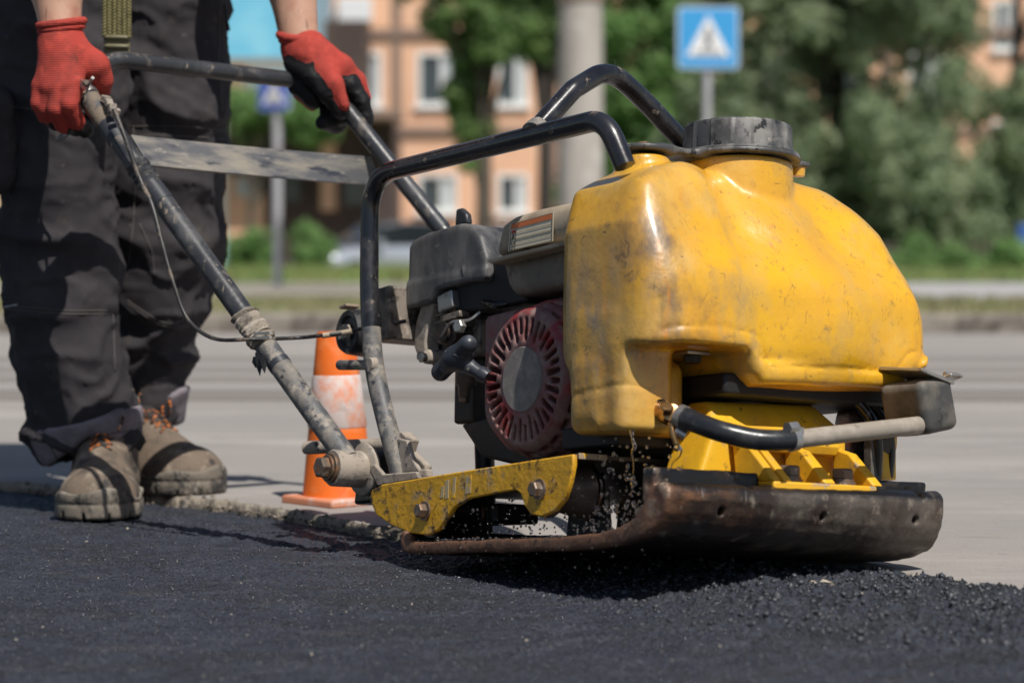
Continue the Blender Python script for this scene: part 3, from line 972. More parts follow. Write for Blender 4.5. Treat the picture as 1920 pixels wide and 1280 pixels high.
M_conc = mat('concrete_pole', (.42, .39, .35), .9, layers=[((.34, .31, .28), 2, .45, .65, .9, (3, 3, .5)), ((.5, .47, .43), 5, .5, .7)])
pl = thing('concrete_pole', 'thick pale concrete lamp pole behind the black roll bar', 'pole', (wx(1088, 19), 19, 0))
MB().cyl((wx(1088, 19), 19, 0), (wx(1088, 19), 19, 9), .185, 24, .14).build('shaft', M_conc, pl, smooth=60)
MB().cyl((wx(1088, 19), 19, wz(4, 19)), (wx(1088, 19), 19, wz(-14, 19)), .192, 24).build('band', M_ledge, pl, smooth=60)

# ------------------------------------------------------------------ car
M_car = mat('silver_car_paint', (.50, .53, .60), .16, .4, coat=.9)
M_cargl = mat('car_glass', (.02, .025, .03), .06, spec=.8)
M_lamp = mat('headlamp_glass', (.9, .92, .95), .14, .9, spec=1.)
M_tyre = mat('tyre', (.015, .015, .015), .8)


def make_car(x, y, z, yaw, label, paint):
    t = thing('parked_car', label, 'car', (x, y, z))
    Rm = np.array(Matrix.Rotation(yaw, 3, 'Z'))
    def put(V): return (np.array(V) @ Rm.T) + [x, y, z]
    # body by stations along the car (front at -x)
    st = [(-2.15, .42, .62, .62), (-2.08, .30, .72, .74), (-1.7, .26, .80, .84), (-1.0, .26, .86, .95), (-.6, .24, .87, .98), (.6, .24, .88, .98), (1.5, .24, .88, 1.0), (1.95, .30, .84, .98), (2.12, .45, .74, .86)]
    V = []; n = 16
    for (sx, z0, hw, z1) in st:
        for k in range(n):
            a = 2 * math.pi * k / n; c, s = math.cos(a), math.sin(a)
            px_ = hw * np.sign(c) * abs(c) ** .45; pz_ = (z0 + z1) / 2 + (z1 - z0) / 2 * np.sign(s) * abs(s) ** .5
            V.append((sx, px_, pz_))
    F = []
    for j in range(len(st) - 1):
        for k in range(n): F.append((j * n + k, j * n + (k + 1) % n, (j + 1) * n + (k + 1) % n, (j + 1) * n + k))
    F += [tuple(reversed(range(n))), tuple((len(st) - 1) * n + k for k in range(n))]
    b = MB().add(put(V), F).build('body', paint, t, smooth=50)
    st = [(-1.05, .70, .96), (-.35, .66, 1.36), (.2, .62, 1.45), (.9, .62, 1.44), (1.55, .60, 1.30), (1.95, .66, .98)]
    V = []; F = []
    for (sx, hw, z1) in st: V += [(sx, -hw - .06, .93), (sx, -hw, z1), (sx, hw, z1), (sx, hw + .06, .93)]
    for j in range(len(st) - 1):
        for k in range(3): F.append((j * 4 + k, j * 4 + k + 1, j * 4 + 5 + k, j * 4 + 4 + k))
    F += [(0, 1, 2, 3), (20, 23, 22, 21)]
    MB().add(put(V), F).build('cabin_glass', M_cargl, t, smooth=40, bevel=.04)
    V = [(sx, s * (hw - .02), z1 + .012) for (sx, hw, z1) in st[1:5] for s in (-1, 1)]
    V += [(v[0], v[1], v[2] + .03) for v in V]
    F = [(8 + 2 * j, 8 + 2 * j + 1, 8 + 2 * j + 3, 8 + 2 * j + 2) for j in range(3)] + [(2 * j, 2 * j + 2, 2 * j + 3, 2 * j + 1) for j in range(3)] + [(2 * j, 8 + 2 * j, 10 + 2 * j, 2 * j + 2) for j in range(3)] + [(2 * j + 1, 2 * j + 3, 11 + 2 * j, 9 + 2 * j) for j in range(3)] + [(0, 1, 9, 8), (6, 14, 15, 7)]
    MB().add(put(V), F).build('roof', paint, t, smooth=40, bevel=.02)
    for wx_ in (-1.35, 1.3):
        for s in (-1, 1):
            w = MB(); w.lathe((wx_, s * .70, .31), (0, s, 0), [(0, .26), (.02, .31), (.16, .31), (.18, .27)], 24); w.V = [tuple(v) for v in put(w.V)]
            wo_ = w.build('wheel', M_tyre, t)
            w = MB(); w.lathe((wx_, s * .87, .31), (0, s, 0), [(0, .21), (.015, .19), (.02, .05)], 12); w.V = [tuple(v) for v in put(w.V)]
            w.build('rim', M_zinc, wo_)
    for s in (-1, 1):
        w = MB(); w.lathe((-2.05, s * .52, .66), (-1, s * .25, .15), [(-.08, .15), (.03, .14), (.07, .08), (.085, .01)], 20); w.V = [tuple(v) for v in put(w.V)]
        w.build('headlight', M_lamp, t, smooth=80)
        w = MB(); w.box((-.75, s * .93, 1.0), (.09, .1, .07)); w.V = [tuple(v) for v in put(w.V)]; w.build('wing_mirror', paint, t, bevel=.02)
    w = MB(); w.box((-2.13, 0, .48), (.05, .45, .09)); w.V = [tuple(v) for v in put(w.V)]; w.build('grille', M_black, t, bevel=.01)
    return t


make_car(wx(712, 54), 55.5, -.34, R(38), 'silver grey parked car with bright headlights beyond the lawn', M_car)
make_car(wx(925, 60), 61, -.34, R(14), 'darker blue grey car parked behind the silver one', mat('bluegrey_car_paint', (.26, .29, .34), .3, .4, coat=.8))

# small teal bin and blue bin at the borders
tb = thing('teal_bin', 'pale teal litter bin beside the worker\'s knee in the distance', 'bin', (wx(402, 34), 34, 0))
MB().lathe((wx(402, 34), 34, 0), (0, 0, 1), [(0, .12), (.05, .15), (.72, .18), (.76, .15), (.78, .1)], 16).build('body', mat('teal_plastic', (.25, .48, .44), .5), tb, smooth=50)
MB().cyl((wx(402, 34), 34.22, 0), (wx(402, 34), 34.22, .95), .025, 8).build('post', M_zinc, tb)
tb = thing('blue_bin', 'small blue bin under the conifer at the right border', 'bin', (wx(1922, 38), 38, 0))
MB().box((wx(1925, 38), 38, .62), (.16, .14, .24)).build('body', mat('blue_plastic', (.05, .13, .4), .5), tb, bevel=.02)
MB().cyl((wx(1925, 38), 38.2, 0), (wx(1925, 38), 38.2, .7), .03, 8).build('post', M_zinc, tb)


# ------------------------------------------------------------------ trees
def leaves(clumps, n, size, flat=1.):
    """clumps: (centre, radius); returns many small leaf faces spread through them"""
    C_ = np.array([c for c, r in clumps]); Rr = np.array([r for c, r in clumps])
    w = Rr ** 2.2; k = RNG.choice(len(clumps), n, p=w / w.sum())
    d = RNG.normal(size=(n, 3)); d /= np.linalg.norm(d, axis=1)[:, None]
    P = C_[k] + d * (Rr[k] * RNG.random(n) ** .45)[:, None] * [1, 1, flat]
    nn = d * .7 + np.array([.05, -.25, .45]) + .55 * RNG.normal(size=(n, 3)); nn /= np.linalg.norm(nn, axis=1)[:, None]
    a = np.cross(nn, RNG.normal(size=(n, 3))); a /= np.linalg.norm(a, axis=1)[:, None]
    b = np.cross(nn, a)
    s = (size * RNG.uniform(.6, 1.4, n))[:, None]
    V = np.stack([P - a * s, P + b * s * .55, P + a * s, P - b * s * .55], 1).reshape(-1, 3)
    return V, np.arange(n * 4).reshape(n, 4)


def limb_mesh(segs):
    m = MB()
    for pts, r0, r1 in segs:
        P = catmull(pts, 5); m.tube(P, list(np.linspace(r0, r1, len(P))), 8)
    return m


M_bark = mat('grey_bark', (.13, .105, .085), .9, layers=[((.07, .055, .045), 6, .45, .6, .9, (3, 3, .6))], bump=[(20, .8, .03)])
M_barkd = mat('dark_bark', (.045, .035, .03), .9)


def leafmat(n, a, b, c):
    m = mat(n, a, .6, layers=[(b, .9, .42, .62), (c, 3.1, .48, .66)], spec=.3)
    N, L = m.node_tree.nodes, m.node_tree.links
    p = N['Principled BSDF']; src = p.inputs['Base Color'].links[0].from_socket
    t = N.new('ShaderNodeBsdfTranslucent'); hs = N.new('ShaderNodeHueSaturation'); hs.inputs['Value'].default_value = 1.7; L.new(src, hs.inputs['Color']); L.new(hs.outputs[0], t.inputs[0])
    x = N.new('ShaderNodeMixShader'); x.inputs[0].default_value = .55
    L.new(p.outputs[0], x.inputs[1]); L.new(t.outputs[0], x.inputs[2]); L.new(x.outputs[0], N['Material Output'].inputs[0])
    return m


M_lf1 = leafmat('linden_leaf', (.16, .25, .09), (.22, .32, .12), (.11, .17, .07))
M_lf2 = leafmat('bright_leaf', (.18, .30, .11), (.25, .38, .15), (.13, .21, .08))
M_lf3 = leafmat('conifer_leaf', (.23, .29, .17), (.31, .35, .22), (.14, .19, .12))


def tree(label, base, H, crown, nc, n, size, lm, bark=M_bark, rt=.16, keep=None, cr=(.35, .75), lean=0., cat='tree', name='tree', low=None):
    """crown: list of ellipsoids (centre, radii)"""
    t = thing(name, label, cat, base)
    b = np.array(base, float); cl = []; k = 0
    while len(cl) < nc and k < nc * 40:
        k += 1
        c, rad = crown[RNG.integers(len(crown))]
        d = RNG.normal(size=3); d /= np.linalg.norm(d); p = np.array(c) + d * np.array(rad) * RNG.random() ** .28
        if keep is not None and not keep(p): continue
        if low is not None and p[2] < low: continue
        cl.append((p, RNG.uniform(*cr)))
    segs = [([b, b + [lean * .4, 0, H * .4], b + [lean, 0, H * .92]], rt, rt * .3)]
    for c, r in cl[::max(1, len(cl) // 26)]:
        z = b[2] + (c[2] - b[2]) * RNG.uniform(.35, .8); s_ = np.array([b[0] + lean * (z - b[2]) / H, b[1], z])
        segs.append(([s_, (s_ + c) / 2 + [0, 0, .25], c], rt * .35, .012))
    limb_mesh(segs).build('trunk', bark, t, smooth=60)
    V, F = leaves(cl, n, size)
    obj('crown', V, F, lm, t, smooth=0)
    return t


def pxkeep(rects, d):
    """real gaps in the crown where the building shows through"""
    def f(p):
        for (a, b, c, e) in rects:
            if wx(a, p[1]) < p[0] < wx(c, p[1]) and wz(e, p[1]) < p[2] < wz(b, p[1]): return False
        return True
    return f


d1 = 46.
tree('leafy linden with a pale grey trunk in front of the peach facade', (wx(908, d1), d1, -.1), 8,
     [((wx(875, d1), d1, wz(35, d1)), (1.15, 1.1, 1.0)), ((wx(850, d1), d1, wz(-60, d1)), (1.3, 1.3, 1.3)), ((wx(1000, d1), d1, wz(-90, d1)), (1.3, 1.3, 1.2)), ((wx(880, d1), d1, wz(205, d1)), (.26, .3, 1.2))],
     85, 8500, .10, M_lf1, rt=.19, cr=(.18, .42), keep=pxkeep([(955, 30, 1010, 260), (1000, 90, 1060, 300), (780, 92, 835, 240)], d1))
tree('slim dark trunked tree right behind the concrete pole', (wx(1022, 40), 40, 0), 9, [((wx(1040, 40), 40, wz(-120, 40)), (1.1, 1, 1.1)), ((wx(1008, 40), 40, wz(60, 40)), (.25, .3, .5))], 40, 5000, .1, M_lf1, M_barkd, rt=.15, cr=(.2, .5))
d3 = 52.
tree('bright green tree between the concrete pole and the blue sign', (wx(1200, d3), d3, 0), 9, [((wx(1215, d3), d3, wz(60, d3)), (1.75, 1.2, 2.6)), ((wx(1190, d3), d3, wz(350, d3)), (1.5, 1, 1.9))], 230, 28000, .10, M_lf2, rt=.16, cr=(.3, .6), low=-.3)
d4 = 40.
tree('big dense dull green conifer filling the background at the right', (wx(1580, d4), d4 + .8, 0), 10,
     [((wx(1560, d4), d4, wz(120, d4)), (2.5, 1.8, 3.2)), ((wx(1420, d4), d4, wz(330, d4)), (1.5, 1.3, 1.5)), ((wx(1700, d4), d4, wz(380, d4)), (1.9, 1.3, 1.3)), ((wx(1600, d4), d4, wz(-100, d4)), (2.4, 1.6, 2))],
     420, 62000, .09, M_lf3, M_barkd, rt=.2, cr=(.25, .55), low=.05, keep=pxkeep([(1770, 195, 1805, 320), (1885, -40, 1990, 85), (1735, 365, 1760, 395)], d4))
tree('second conifer at the right border beside the big one', (wx(1960, d4), d4 + 2.4, 0), 8,
     [((wx(1900, d4 + 2), d4 + 2, wz(300, d4 + 2)), (1.5, 1.2, 1.6)), ((wx(1830, d4 + 2), d4 + 2, wz(420, d4 + 2)), (1.5, .9, .8)), ((wx(2080, d4 + 2), d4 + 2, wz(50, d4 + 2)), (1.4, 1.2, 2.6))],
     150, 26000, .085, M_lf3, M_barkd, rt=.16, cr=(.25, .5), low=.0, keep=pxkeep([(1880, 265, 1915, 295), (1765, 195, 1810, 320), (1875, -60, 1990, 85)], d4 + 2))
tree('green tree hanging over the dark annex behind the small sign', (wx(470, 58), 58, 0), 5, [((wx(470, 58), 58, wz(205, 58)), (1.5, 1, .62)), ((wx(585, 58), 58, wz(225, 58)), (.5, .5, .35))], 60, 9000, .1, M_lf2, rt=.1, cr=(.22, .42))
tree('rounded green bush left of the parked cars', (wx(560, 50), 50, -.1), .8, [((wx(580, 50), 50, wz(475, 50)), (.55, .5, .5)), ((wx(450, 50), 50, wz(468, 50)), (.9, .5, .36))], 40, 7000, .06, M_lf2, rt=.03, cr=(.15, .3), cat='bush', name='bush')
tree('low bright shrubs under the conifers beside the footpath', (wx(1750, 38), 38, 0), .6, [((wx(1700, 38), 38, wz(500, 38)), (1.3, .5, .3)), ((wx(1870, 37), 37, wz(508, 37)), (1.1, .5, .34))], 50, 9000, .06, M_lf2, rt=.03, cr=(.15, .3), cat='bush', name='bush')

tree('tall leafy tree beyond the footpath on the far right', (15.5, 46, 0), 10, [((15.5, 46, 4.6), (2.8, 2, 3.4))], 120, 16000, .12, M_lf1, rt=.2, cr=(.4, .8))
tree('second conifer further right behind the footpath', (21, 50, 0), 10, [((21, 50, 4.4), (2.8, 2, 3.6))], 120, 16000, .12, M_lf3, rt=.2, cr=(.4, .8))
tree('tall leafy tree on the far left beyond the billboard', (-9.5, 50, -.1), 10, [((-9.5, 50, 5), (2.6, 2, 3.2))], 120, 16000, .12, M_lf1, rt=.2, cr=(.4, .8))
tree('second tall tree at the far left edge of the lawn', (-14.5, 47, -.1), 10, [((-14.5, 47, 5), (2.8, 2, 3.4))], 120, 16000, .12, M_lf2, rt=.2, cr=(.4, .8))
b2 = thing('apartment_building', 'pale ochre apartment block far left behind the tall trees', 'building', (-17, 78, -.3))
MB().box((-17, 82, 6), (7.5, 4, 6.5)).build('wall', mat('ochre_render', (.5, .38, .24), .9), b2, smooth=0)
for i_ in range(6):
    for j_ in range(3):
        w_ = MB().box((-23 + i_ * 2.4, 77.97, 2 + j_ * 3.2), (.6, .05, .8)).build('window', M_pane, b2, smooth=0)
        MB().box((-23 + i_ * 2.4, 77.9, 1.15 + j_ * 3.2), (.7, .08, .04)).build('sill', M_wfr, w_, smooth=0)

# ------------------------------------------------------------------ traffic cone
cd = 3.38; cx_ = wx(634, cd)
tc_ = thing('traffic_cone', 'small orange traffic cone with one white band on the old road edge', 'traffic cone', (cx_, cd, .012))
M_or = mat('orange_cone_plastic', (.82, .16, .015), .45, layers=[((.62, .11, .02), 14, .5, .7), ((.85, .25, .08), 30, .55, .7)], bump=[(60, .2, .001)])
M_band = mat('worn_white_band', (.66, .56, .52), .6, layers=[((.74, .26, .13), 22, .46, .62), ((.5, .42, .39), 50, .56, .7)])
z0c, pxm = .024, FPX / cd
def rad_at(z): return .0510 - (z - .02) * .105
lean = -.015
def cone_seg(za, zb, off=0):
    P = [(za, rad_at(za) + off), (zb, rad_at(zb) + off)]
    return P
ZT = wz(626, cd)
zb1, zb2 = wz(800, cd), wz(702, cd)
MB().lathe((cx_, cd, 0), (lean, 0, 1), [(.020, .052), (.024, rad_at(.024)), (zb1, rad_at(zb1)), (zb2, rad_at(zb2)), (ZT, rad_at(ZT)), (ZT + .003, rad_at(ZT) - .002), (ZT - .02, rad_at(ZT) - .006)], 40).build('cone_body', M_or, tc_, smooth=50)
MB().lathe((cx_, cd, 0), (lean, 0, 1), [(zb1, rad_at(zb1) + .0002), (zb1 + .002, rad_at(zb1) + .0014), (zb2 - .002, rad_at(zb2) + .0014), (zb2, rad_at(zb2) + .0002)], 40, cap=False).build('white_band', M_band, tc_, smooth=50)
MB().box((cx_, cd, .017), (.058, .058, .0065), np.array(Matrix.Rotation(.75, 3, 'Z'))).build('base', mat('dusty_pink_base', (.62, .24, .13), .7, layers=[((.58, .46, .41), 20, .48, .6)]), tc_, bevel=.004)

# ================================================================== THE PLATE COMPACTOR
MAT_PC = Matrix(((*PM_R[0], PM_O[0]), (*PM_R[1], PM_O[1]), (*PM_R[2], PM_O[2]), (0, 0, 0, 1)))
pc = thing('plate_compactor', 'muddy yellow vibrating plate compactor with a water tank, pushed by the worker over fresh asphalt', 'plate compactor', rot=MAT_PC)
F_, L_, U_ = np.eye(3)
ROT = lambda ang, ax: np.array(Matrix.Rotation(R(ang), 3, ax))

# ---- base plate: profile in (forward, up), swept over the width
PW = .395
prof_bot = [(.0, .022), (.004, .008), (.016, .0), (.05, -.001), (.15, -.001), (.30, -.001), (.36, .000), (.41, .003), (.45, .010), (.478, .021), (.491, .036)]
prof_top = [(.496, .050), (.4955, .058), (.490, .0635), (.480, .066), (.470, .063), (.462, .055), (.452, .042), (.432, .028), (.40, .0195), (.36, .0160), (.30, .0140), (.15, .0135), (.05, .0135), (.022, .015), (.015, .024), (.006, .028)]
prof = catmull([np.array([a, 0, b]) for a, b in prof_bot], 3) + catmull([np.array([a, 0, b]) for a, b in prof_top], 3)
prof = [(p[0], p[2]) for p in prof]
# surface by distance field so that the corners come out rounded, with bolt holes, notches and pitting
g = Grid((-.012, -.012, -.014), (.510, PW + .012, .094), .0025)
kk = np.clip(g.y / PW, 0, 1) * np.clip((g.x - .30) / .15, 0, 1)
zw = g.z + kk * (.011 * np.clip((.06 - g.z) / .05, 0, 1) - .006 * np.clip((g.z - .05) / .02, 0, 1))
pd = poly2d(np.broadcast_to(g.x, g.n), zw, prof)
lat = np.abs(g.y - PW / 2) - PW / 2 + .0
# seen from the front the end corners are rounded
cz = np.abs(g.z - .036) - .050
fr_ = np.clip((g.x - .40) / .05, 0, 1)
rc = .010
q1, q2 = lat + rc, cz + rc
corner = np.minimum(np.maximum(q1, q2), 0) + np.sqrt(np.maximum(q1, 0) ** 2 + np.maximum(q2, 0) ** 2) - rc
lat2 = lat * (1 - fr_) + np.maximum(corner, lat) * fr_
D = smax(pd, lat2, .005)
# raised rear ridge of the front wall: a step behind the lip, with a gap
step = g.box((.4600, PW / 2, .064), (.0095, PW / 2 - .002, .018), .003)
step = np.maximum(step, -g.box((.462, .225, .085), (.03, .080, .018), .002))
D = smin(D, step, .002)
for l in (.075, .215, .352):
    D = smax(D, -g.cap((.44, l, .034), (.53, l, .042), .0042), .002)
for l in (.115, .362):
    D = smax(D, -g.cap((.472, l, .072), (.51, l, .062), .0045), .003)
D = D + .0012 * fbm(g.x * 40, g.y * 40, g.z * 40, 3) + .0006 * fbm(g.x * 110, g.y * 110, g.z * 110, 2)
V, F = g.mesh(D)
obj('base_plate', V, F, M_rust, pc, smooth=180)

# ---- yellow engine deck
LD = .006
dk = [(692, 935), (697, 918), (715, 908), (860, 884), (1000, 862), (1074, 851), (1074, 872), (1068, 905), (1058, 935), (1040, 957), (1015, 968), (995, 964), (983, 948), (976, 925), (966, 918), (930, 924), (880, 934), (852, 950), (836, 972), (822, 993), (802, 1003), (770, 999), (735, 985), (705, 965)]
dkp = [at(a, b, l=LD) for a, b in dk]
poly = [(p[0], p[2]) for p in dkp]
u_of = lambda f: np.interp(f, [poly[1][0], poly[5][0]], [poly[1][1], poly[5][1]])
f0d, f1d = poly[0][0], poly[5][0]
MB().prism([(p[0], p[1]) for p in poly], 1, LD, LD + .0065).build('deck_side', M_yellow, pc, bevel=.0016, smooth=40)
top = [(f0d + .01, u_of(f0d + .01)), (f1d, u_of(f1d)), (f1d, u_of(f1d) + .0055), (f0d + .01, u_of(f0d + .01) + .0055)]
top = [(a, b - .0045) for a, b in top]
MB().prism(top, 1, LD + .0067, .385).build('deck_top', M_dkeng, pc, bevel=.001)
MB().box((f1d + .0012, LD + .026, u_of(f1d) - .0018), (.0010, .019, .0032)).build('deck_lip', M_bare, pc, bevel=.0006)
MB().prism([(p[0], p[1]) for p in poly], 1, .378, .3845).build('deck_side', M_yellow, pc, bevel=.0015)
# worn pale patches where the lettering was
wm = mat('worn_primer', (.46, .36, .20), .85, layers=[(YEL, 90, .55, .62), ((.15, .1, .07), 70, .58, .7)])
for (px, py, w, h, sk) in [(838, 917, .0035, .011, 0), (850, 914, .003, .012, .2), (878, 908, .0055, .0105, 0), (829, 922, .003, .007, .2)]:
    c = at(px, py, l=LD)
    MB().prism([(c[0] - w, c[2] - h), (c[0] + w, c[2] - h + .001), (c[0] + w * 1.1 + sk * h, c[2] + h), (c[0] - w * .9 + sk * h, c[2] + h - .001)], 1, LD - .0004, LD).build('worn_patch', wm, pc, smooth=0)

# rubber mounts: bolt outside, rubber between the deck and a bracket on the plate
for i, (px, py) in enumerate([(798, 957), (1013, 917), (798, 957), (1013, 917)]):
    c = at(px, py, l=LD); near = i < 2
    o = -1 if near else 1; base = LD if near else .3845
    c = np.array([c[0], base, c[2]])
    b = MB(); b.lathe(c, (0, o, 0), [(.0003, .0115), (.0025, .0115)], 24).build('washer', M_bolt, pc)
    MB().hexb(c + [0, o * .0028, 0], (0, o, 0), .0088, .0095).build('bolt', M_bolt, pc, bevel=.0005, smooth=20)
    MB().lathe(c + [0, -o * .0068, 0], (0, -o, 0), [(0, .031), (.006, .031), (.010, .026), (.020, .024), (.034, .027), (.044, .030), (.050, .030), (.0505, .026)], 32, wob=.012).build('rubber_mount', mat('worn_mount_rubber', (.075, .06, .05), .4, layers=[((.15, .12, .10), 30, .5, .68, .7)], bump=[(60, .5, .002)]) if i % 2 else M_rubwet, pc, smooth=45)
    MB().lathe(c + [0, -o * .0576, 0], (0, -o, 0), [(0, .033), (.004, .033)], 24).build('mount_flange', M_rust, pc, bevel=.0008)
    c2 = c + [0, -o * .064, 0]
    MB().prism([(c2[0] - .030, c2[2] + .02), (c2[0] + .030, c2[2] + .02), (c2[0] + .038, .010), (c2[0] - .038, .010)], 1, min(c2[1], c2[1] - o * .007), max(c2[1], c2[1] - o * .007)).build('mount_bracket', M_black, pc, bevel=.001)

# ---- protective frame of black tube
TR = .0118
lf = .034
near_px = [((752, 893), lf + .006), ((728, 805), lf), ((700, 690), lf), ((692, 560), lf), ((694, 330), lf), ((1135, 222), lf + .004), ((1172, 312), lf + .016)]
pts = [at(*p, l=l) for p, l in near_px]
path = smooth_path(pts, [0, .05, .05, .03, .055, .07, .02], seg=9)
nr = MB().tube(path, TR, 20).build('roll_bar', M_blackp, pc, smooth=60)
# lower muddy length of the same tube, a shell just proud of it
low = smooth_path(pts[:4], [0, .05, .05, .03], seg=9)
low = low[:-1] + [low[-2] + (low[-1] - low[-2]) * .2]
MB().tube(low, TR + .0004, 20).build('roll_bar_foot_mud', M_mudtube, nr, smooth=60, local=True)
hp = [at(1003, 247, l=lf + .012), at(1075, 168, l=.10), at(1140, 128, l=.16), at(1205, 185, l=.22), at(1300, 288, l=.30)]
MB().tube(smooth_path(hp, [0, .0, .060, .03, 0], seg=8), TR * 1.0, 20).build('lifting_hoop', M_blackp, pc, smooth=60)
MB().lathe(at(1003, 247, l=lf + .004), at(1040, 205, l=.07) - at(1003, 247, l=lf), [(-.004, .0145), (.004, .0142), (.012, .0125)], 20).build('weld_bead', M_mudtube, pc)
lff = .355
far = [np.array([p[0], lff, p[2] - .004]) for p in pts[:5]]; far.append(far[-1] + (np.array([.20, lff, far[-1][2] + .01]) - far[-1]))
MB().tube(smooth_path(far, [0, .05, .05, .03, .055, 0], seg=8), TR, 16).build('roll_bar', M_blackp, pc, smooth=60)
MB().tube([lp(1300, 288, 2.75), lp(1310, 330, 2.78)], TR, 12).build('hoop_end', M_blackp, pc)
a, b = lp(912, 960, 2.98), lp(905, 740, 2.98)
MB().tube([a, b], .0125, 16).build('rear_post', mat('black_post_paint', (.012, .012, .016), .4), pc)  # post in one even black paint
MB().box(lp(925, 965, 2.97) + [0, 0, 0], (.055, .03, .012)).build('rear_post_foot', M_black, pc, bevel=.003)
# stub pin welded to the near tube
p0 = at(706, 684, l=lf); 
MB().tube([at(637, 684, l=lf - .008), at(640, 684, l=lf - .008), p0], [.0062, .0066, .0062], 14).build('stub_pin', M_mudtube, pc, smooth=50)
MB().lathe(p0 + [0, -.0115, 0], (0, 1, 0), [(0, .008), (.008, .010)], 16).build('pin_boss', M_mud, pc, smooth=50)
# foot of the frame: angled plate with a bolt
fp = [at(a, b, l=lf - .004) for a, b in [(700, 874), (712, 870), (728, 889), (790, 884), (796, 897), (718, 911)]]
MB().prism([(p[0], p[2]) for p in fp], 1, lf - .012, lf - .006).build('foot_plate', M_mud, pc, bevel=.0015)
fp2 = [at(a, b, l=lf) for a, b in [(718, 904), (812, 892), (812, 897), (718, 910)]]
MB().prism([(p[0], p[2]) for p in fp2], 1, lf - .0055, lf + .05).build('foot_base', M_mud, pc, bevel=.001)
gs = [at(a, b, l=lf + .004) for a, b in [(742, 820), (766, 825), (778, 862), (790, 884), (735, 888)]]
MB().prism([(p[0], p[2]) for p in gs], 1, lf + .001, lf + .007).build('foot_gusset', M_mud, pc, bevel=.0015)
cb = at(797, 893, l=lf + .004)
MB().lathe(cb, (0, 0, 1), [(-.003, .0115), (0, .0115)], 20).build('washer', M_bolt, pc)
MB().hexb(cb + [0, 0, .0003], (0, 0, 1), .0098, .008).build('bolt', M_mud, pc, bevel=.0006, smooth=20)

# ---- handle hinge
LH = .000
hc = at(648, 878, l=LH)
MB().lathe(hc + [0, -.020, 0], (0, 1, 0), [(0, .021), (.002, .0225), (.040, .0225), (.042, .021)], 32).build('hinge_eye', M_mud, pc, smooth=50)
MB().lathe(hc + [0, -.0245, 0], (0, 1, 0), [(0, .0185), (.0042, .0185)], 28).build('washer', M_bolt, pc, bevel=.0008)
MB().lathe(hc + [0, -.028, 0], (0, 1, 0), [(0, .0155), (.0032, .0155)], 28).build('washer', M_bolt, pc, bevel=.0006)
MB().hexb(hc + [0, -.0283, 0], (0, -1, 0), .0135, .011).build('hinge_bolt', M_bolt, pc, bevel=.0008, smooth=20)
MB().lathe(hc + [0, .0225, 0], (0, 1, 0), [(0, .030), (.0015, .032), (.007, .032), (.0085, .030)], 36, wob=.015).build('hinge_disc', M_mud, pc, smooth=50)
MB().lathe(hc + [0, .032, 0], (0, 1, 0), [(0, .024), (.035, .024), (.036, .03), (.046, .03)], 32).build('hinge_rubber', M_rub, pc, smooth=50)
MB().prism([(hc[0] + .0, hc[2] - .036), (hc[0] + .055, hc[2] - .036), (hc[0] + .055, hc[2] + .005), (hc[0] + .02, hc[2] + .026), (hc[0] - .022, hc[2] + .008)], 1, .080, .090).build('hinge_bracket', M_mud, pc, bevel=.002)
MB().prism([(hc[0] - .03, hc[2] - .042), (hc[0] + .02, hc[2] - .040), (hc[0] + .012, hc[2] - .018), (hc[0] - .025, hc[2] - .015)], 1, .03, .075).build('hinge_stop_rubber', M_rubwet, pc, bevel=.004)
# cross rod behind the hinge
cr0 = at(572, 839, l=.03); ax = at(770, 832, l=.10) - cr0
MB().tube([cr0, cr0 + ax * .04, cr0 + ax], [.0082, .0086, .0086], 16).build('stop_rod', M_mud, pc, smooth=50)
cs = at(700, 852, l=.10)
MB().box(cs, (.040, .006, .013), ROT(-4, 'Y')).build('stop_bar', M_black, pc, bevel=.001)
e0 = lp(762, 838, 2.95)
MB().box(e0, (.012, .008, .016), ROT(30, 'Y')).build('stop_bracket', M_mud, pc, bevel=.002)

# ---- handle: two side tubes, crossbar, flat brace
LN = lambda py: -.18 * (862 - py) / 686
hb = at(652, 862, l=LH); ht = at(160, 176, l=LN(176))
HR = .0142
ht2 = ht + np.array([.0, .40, 0])
dirn = (ht - hb) / np.linalg.norm(ht - hb)
P0 = hb + dirn * .0; Pm = hb + (ht - hb) * .36
MB().tube([P0, Pm], HR, 20).build('handle_tube', M_mudtube, pc, smooth=60)
MB().tube([Pm, ht - dirn * .012], HR, 20).build('handle_tube', M_midtube, pc, smooth=60)
c_ = hb + (ht - hb) * .90
MB().tube([c_, ht - dirn * .011], HR + .0004, 20).build('grip_end_mud', mat('brown_grip_mud', (.17, .135, .10), .85, layers=[((.05, .05, .055), 40, .50, .62, .6), ((.3, .25, .19), 60, .55, .7)], bump=[(90, .6, .002)]), pc, smooth=60)
# dark taped bands
for t_, w_ in ((.885, .016), (.245, .004), (.70, .012)):
    c = hb + (ht - hb) * t_
    MB().tube([c - dirn * w_, c + dirn * w_], HR + .0006, 20).build('tape_band', M_tape, pc, smooth=60)
cbh = at(372, 131, l=.20)      # a point of the crossbar in the picture
top = cbh[2]; ff = cbh[0]
X0 = at(206, 110, l=-.14); X1 = at(600, 156, l=.195)
LHF = .400
fb = at(830, 432, l=.30); fu = at(655, 212, l=.22)
fd = (fu - fb) / np.linalg.norm(fu - fb)
farbot = fb - fd * .40
path = smooth_path([ht - dirn * .014, ht + dirn * .022, X0, X1, fu + fd * .018, fu - fd * .02], [0, .02, .028, .02, .025, 0], seg=8)
MB().tube(path, list(np.interp(np.arange(len(path)), [0, 9, 14, len(path)], [HR, HR, .0116, .0120])), 20).build('crossbar', M_midtube, pc, smooth=60)
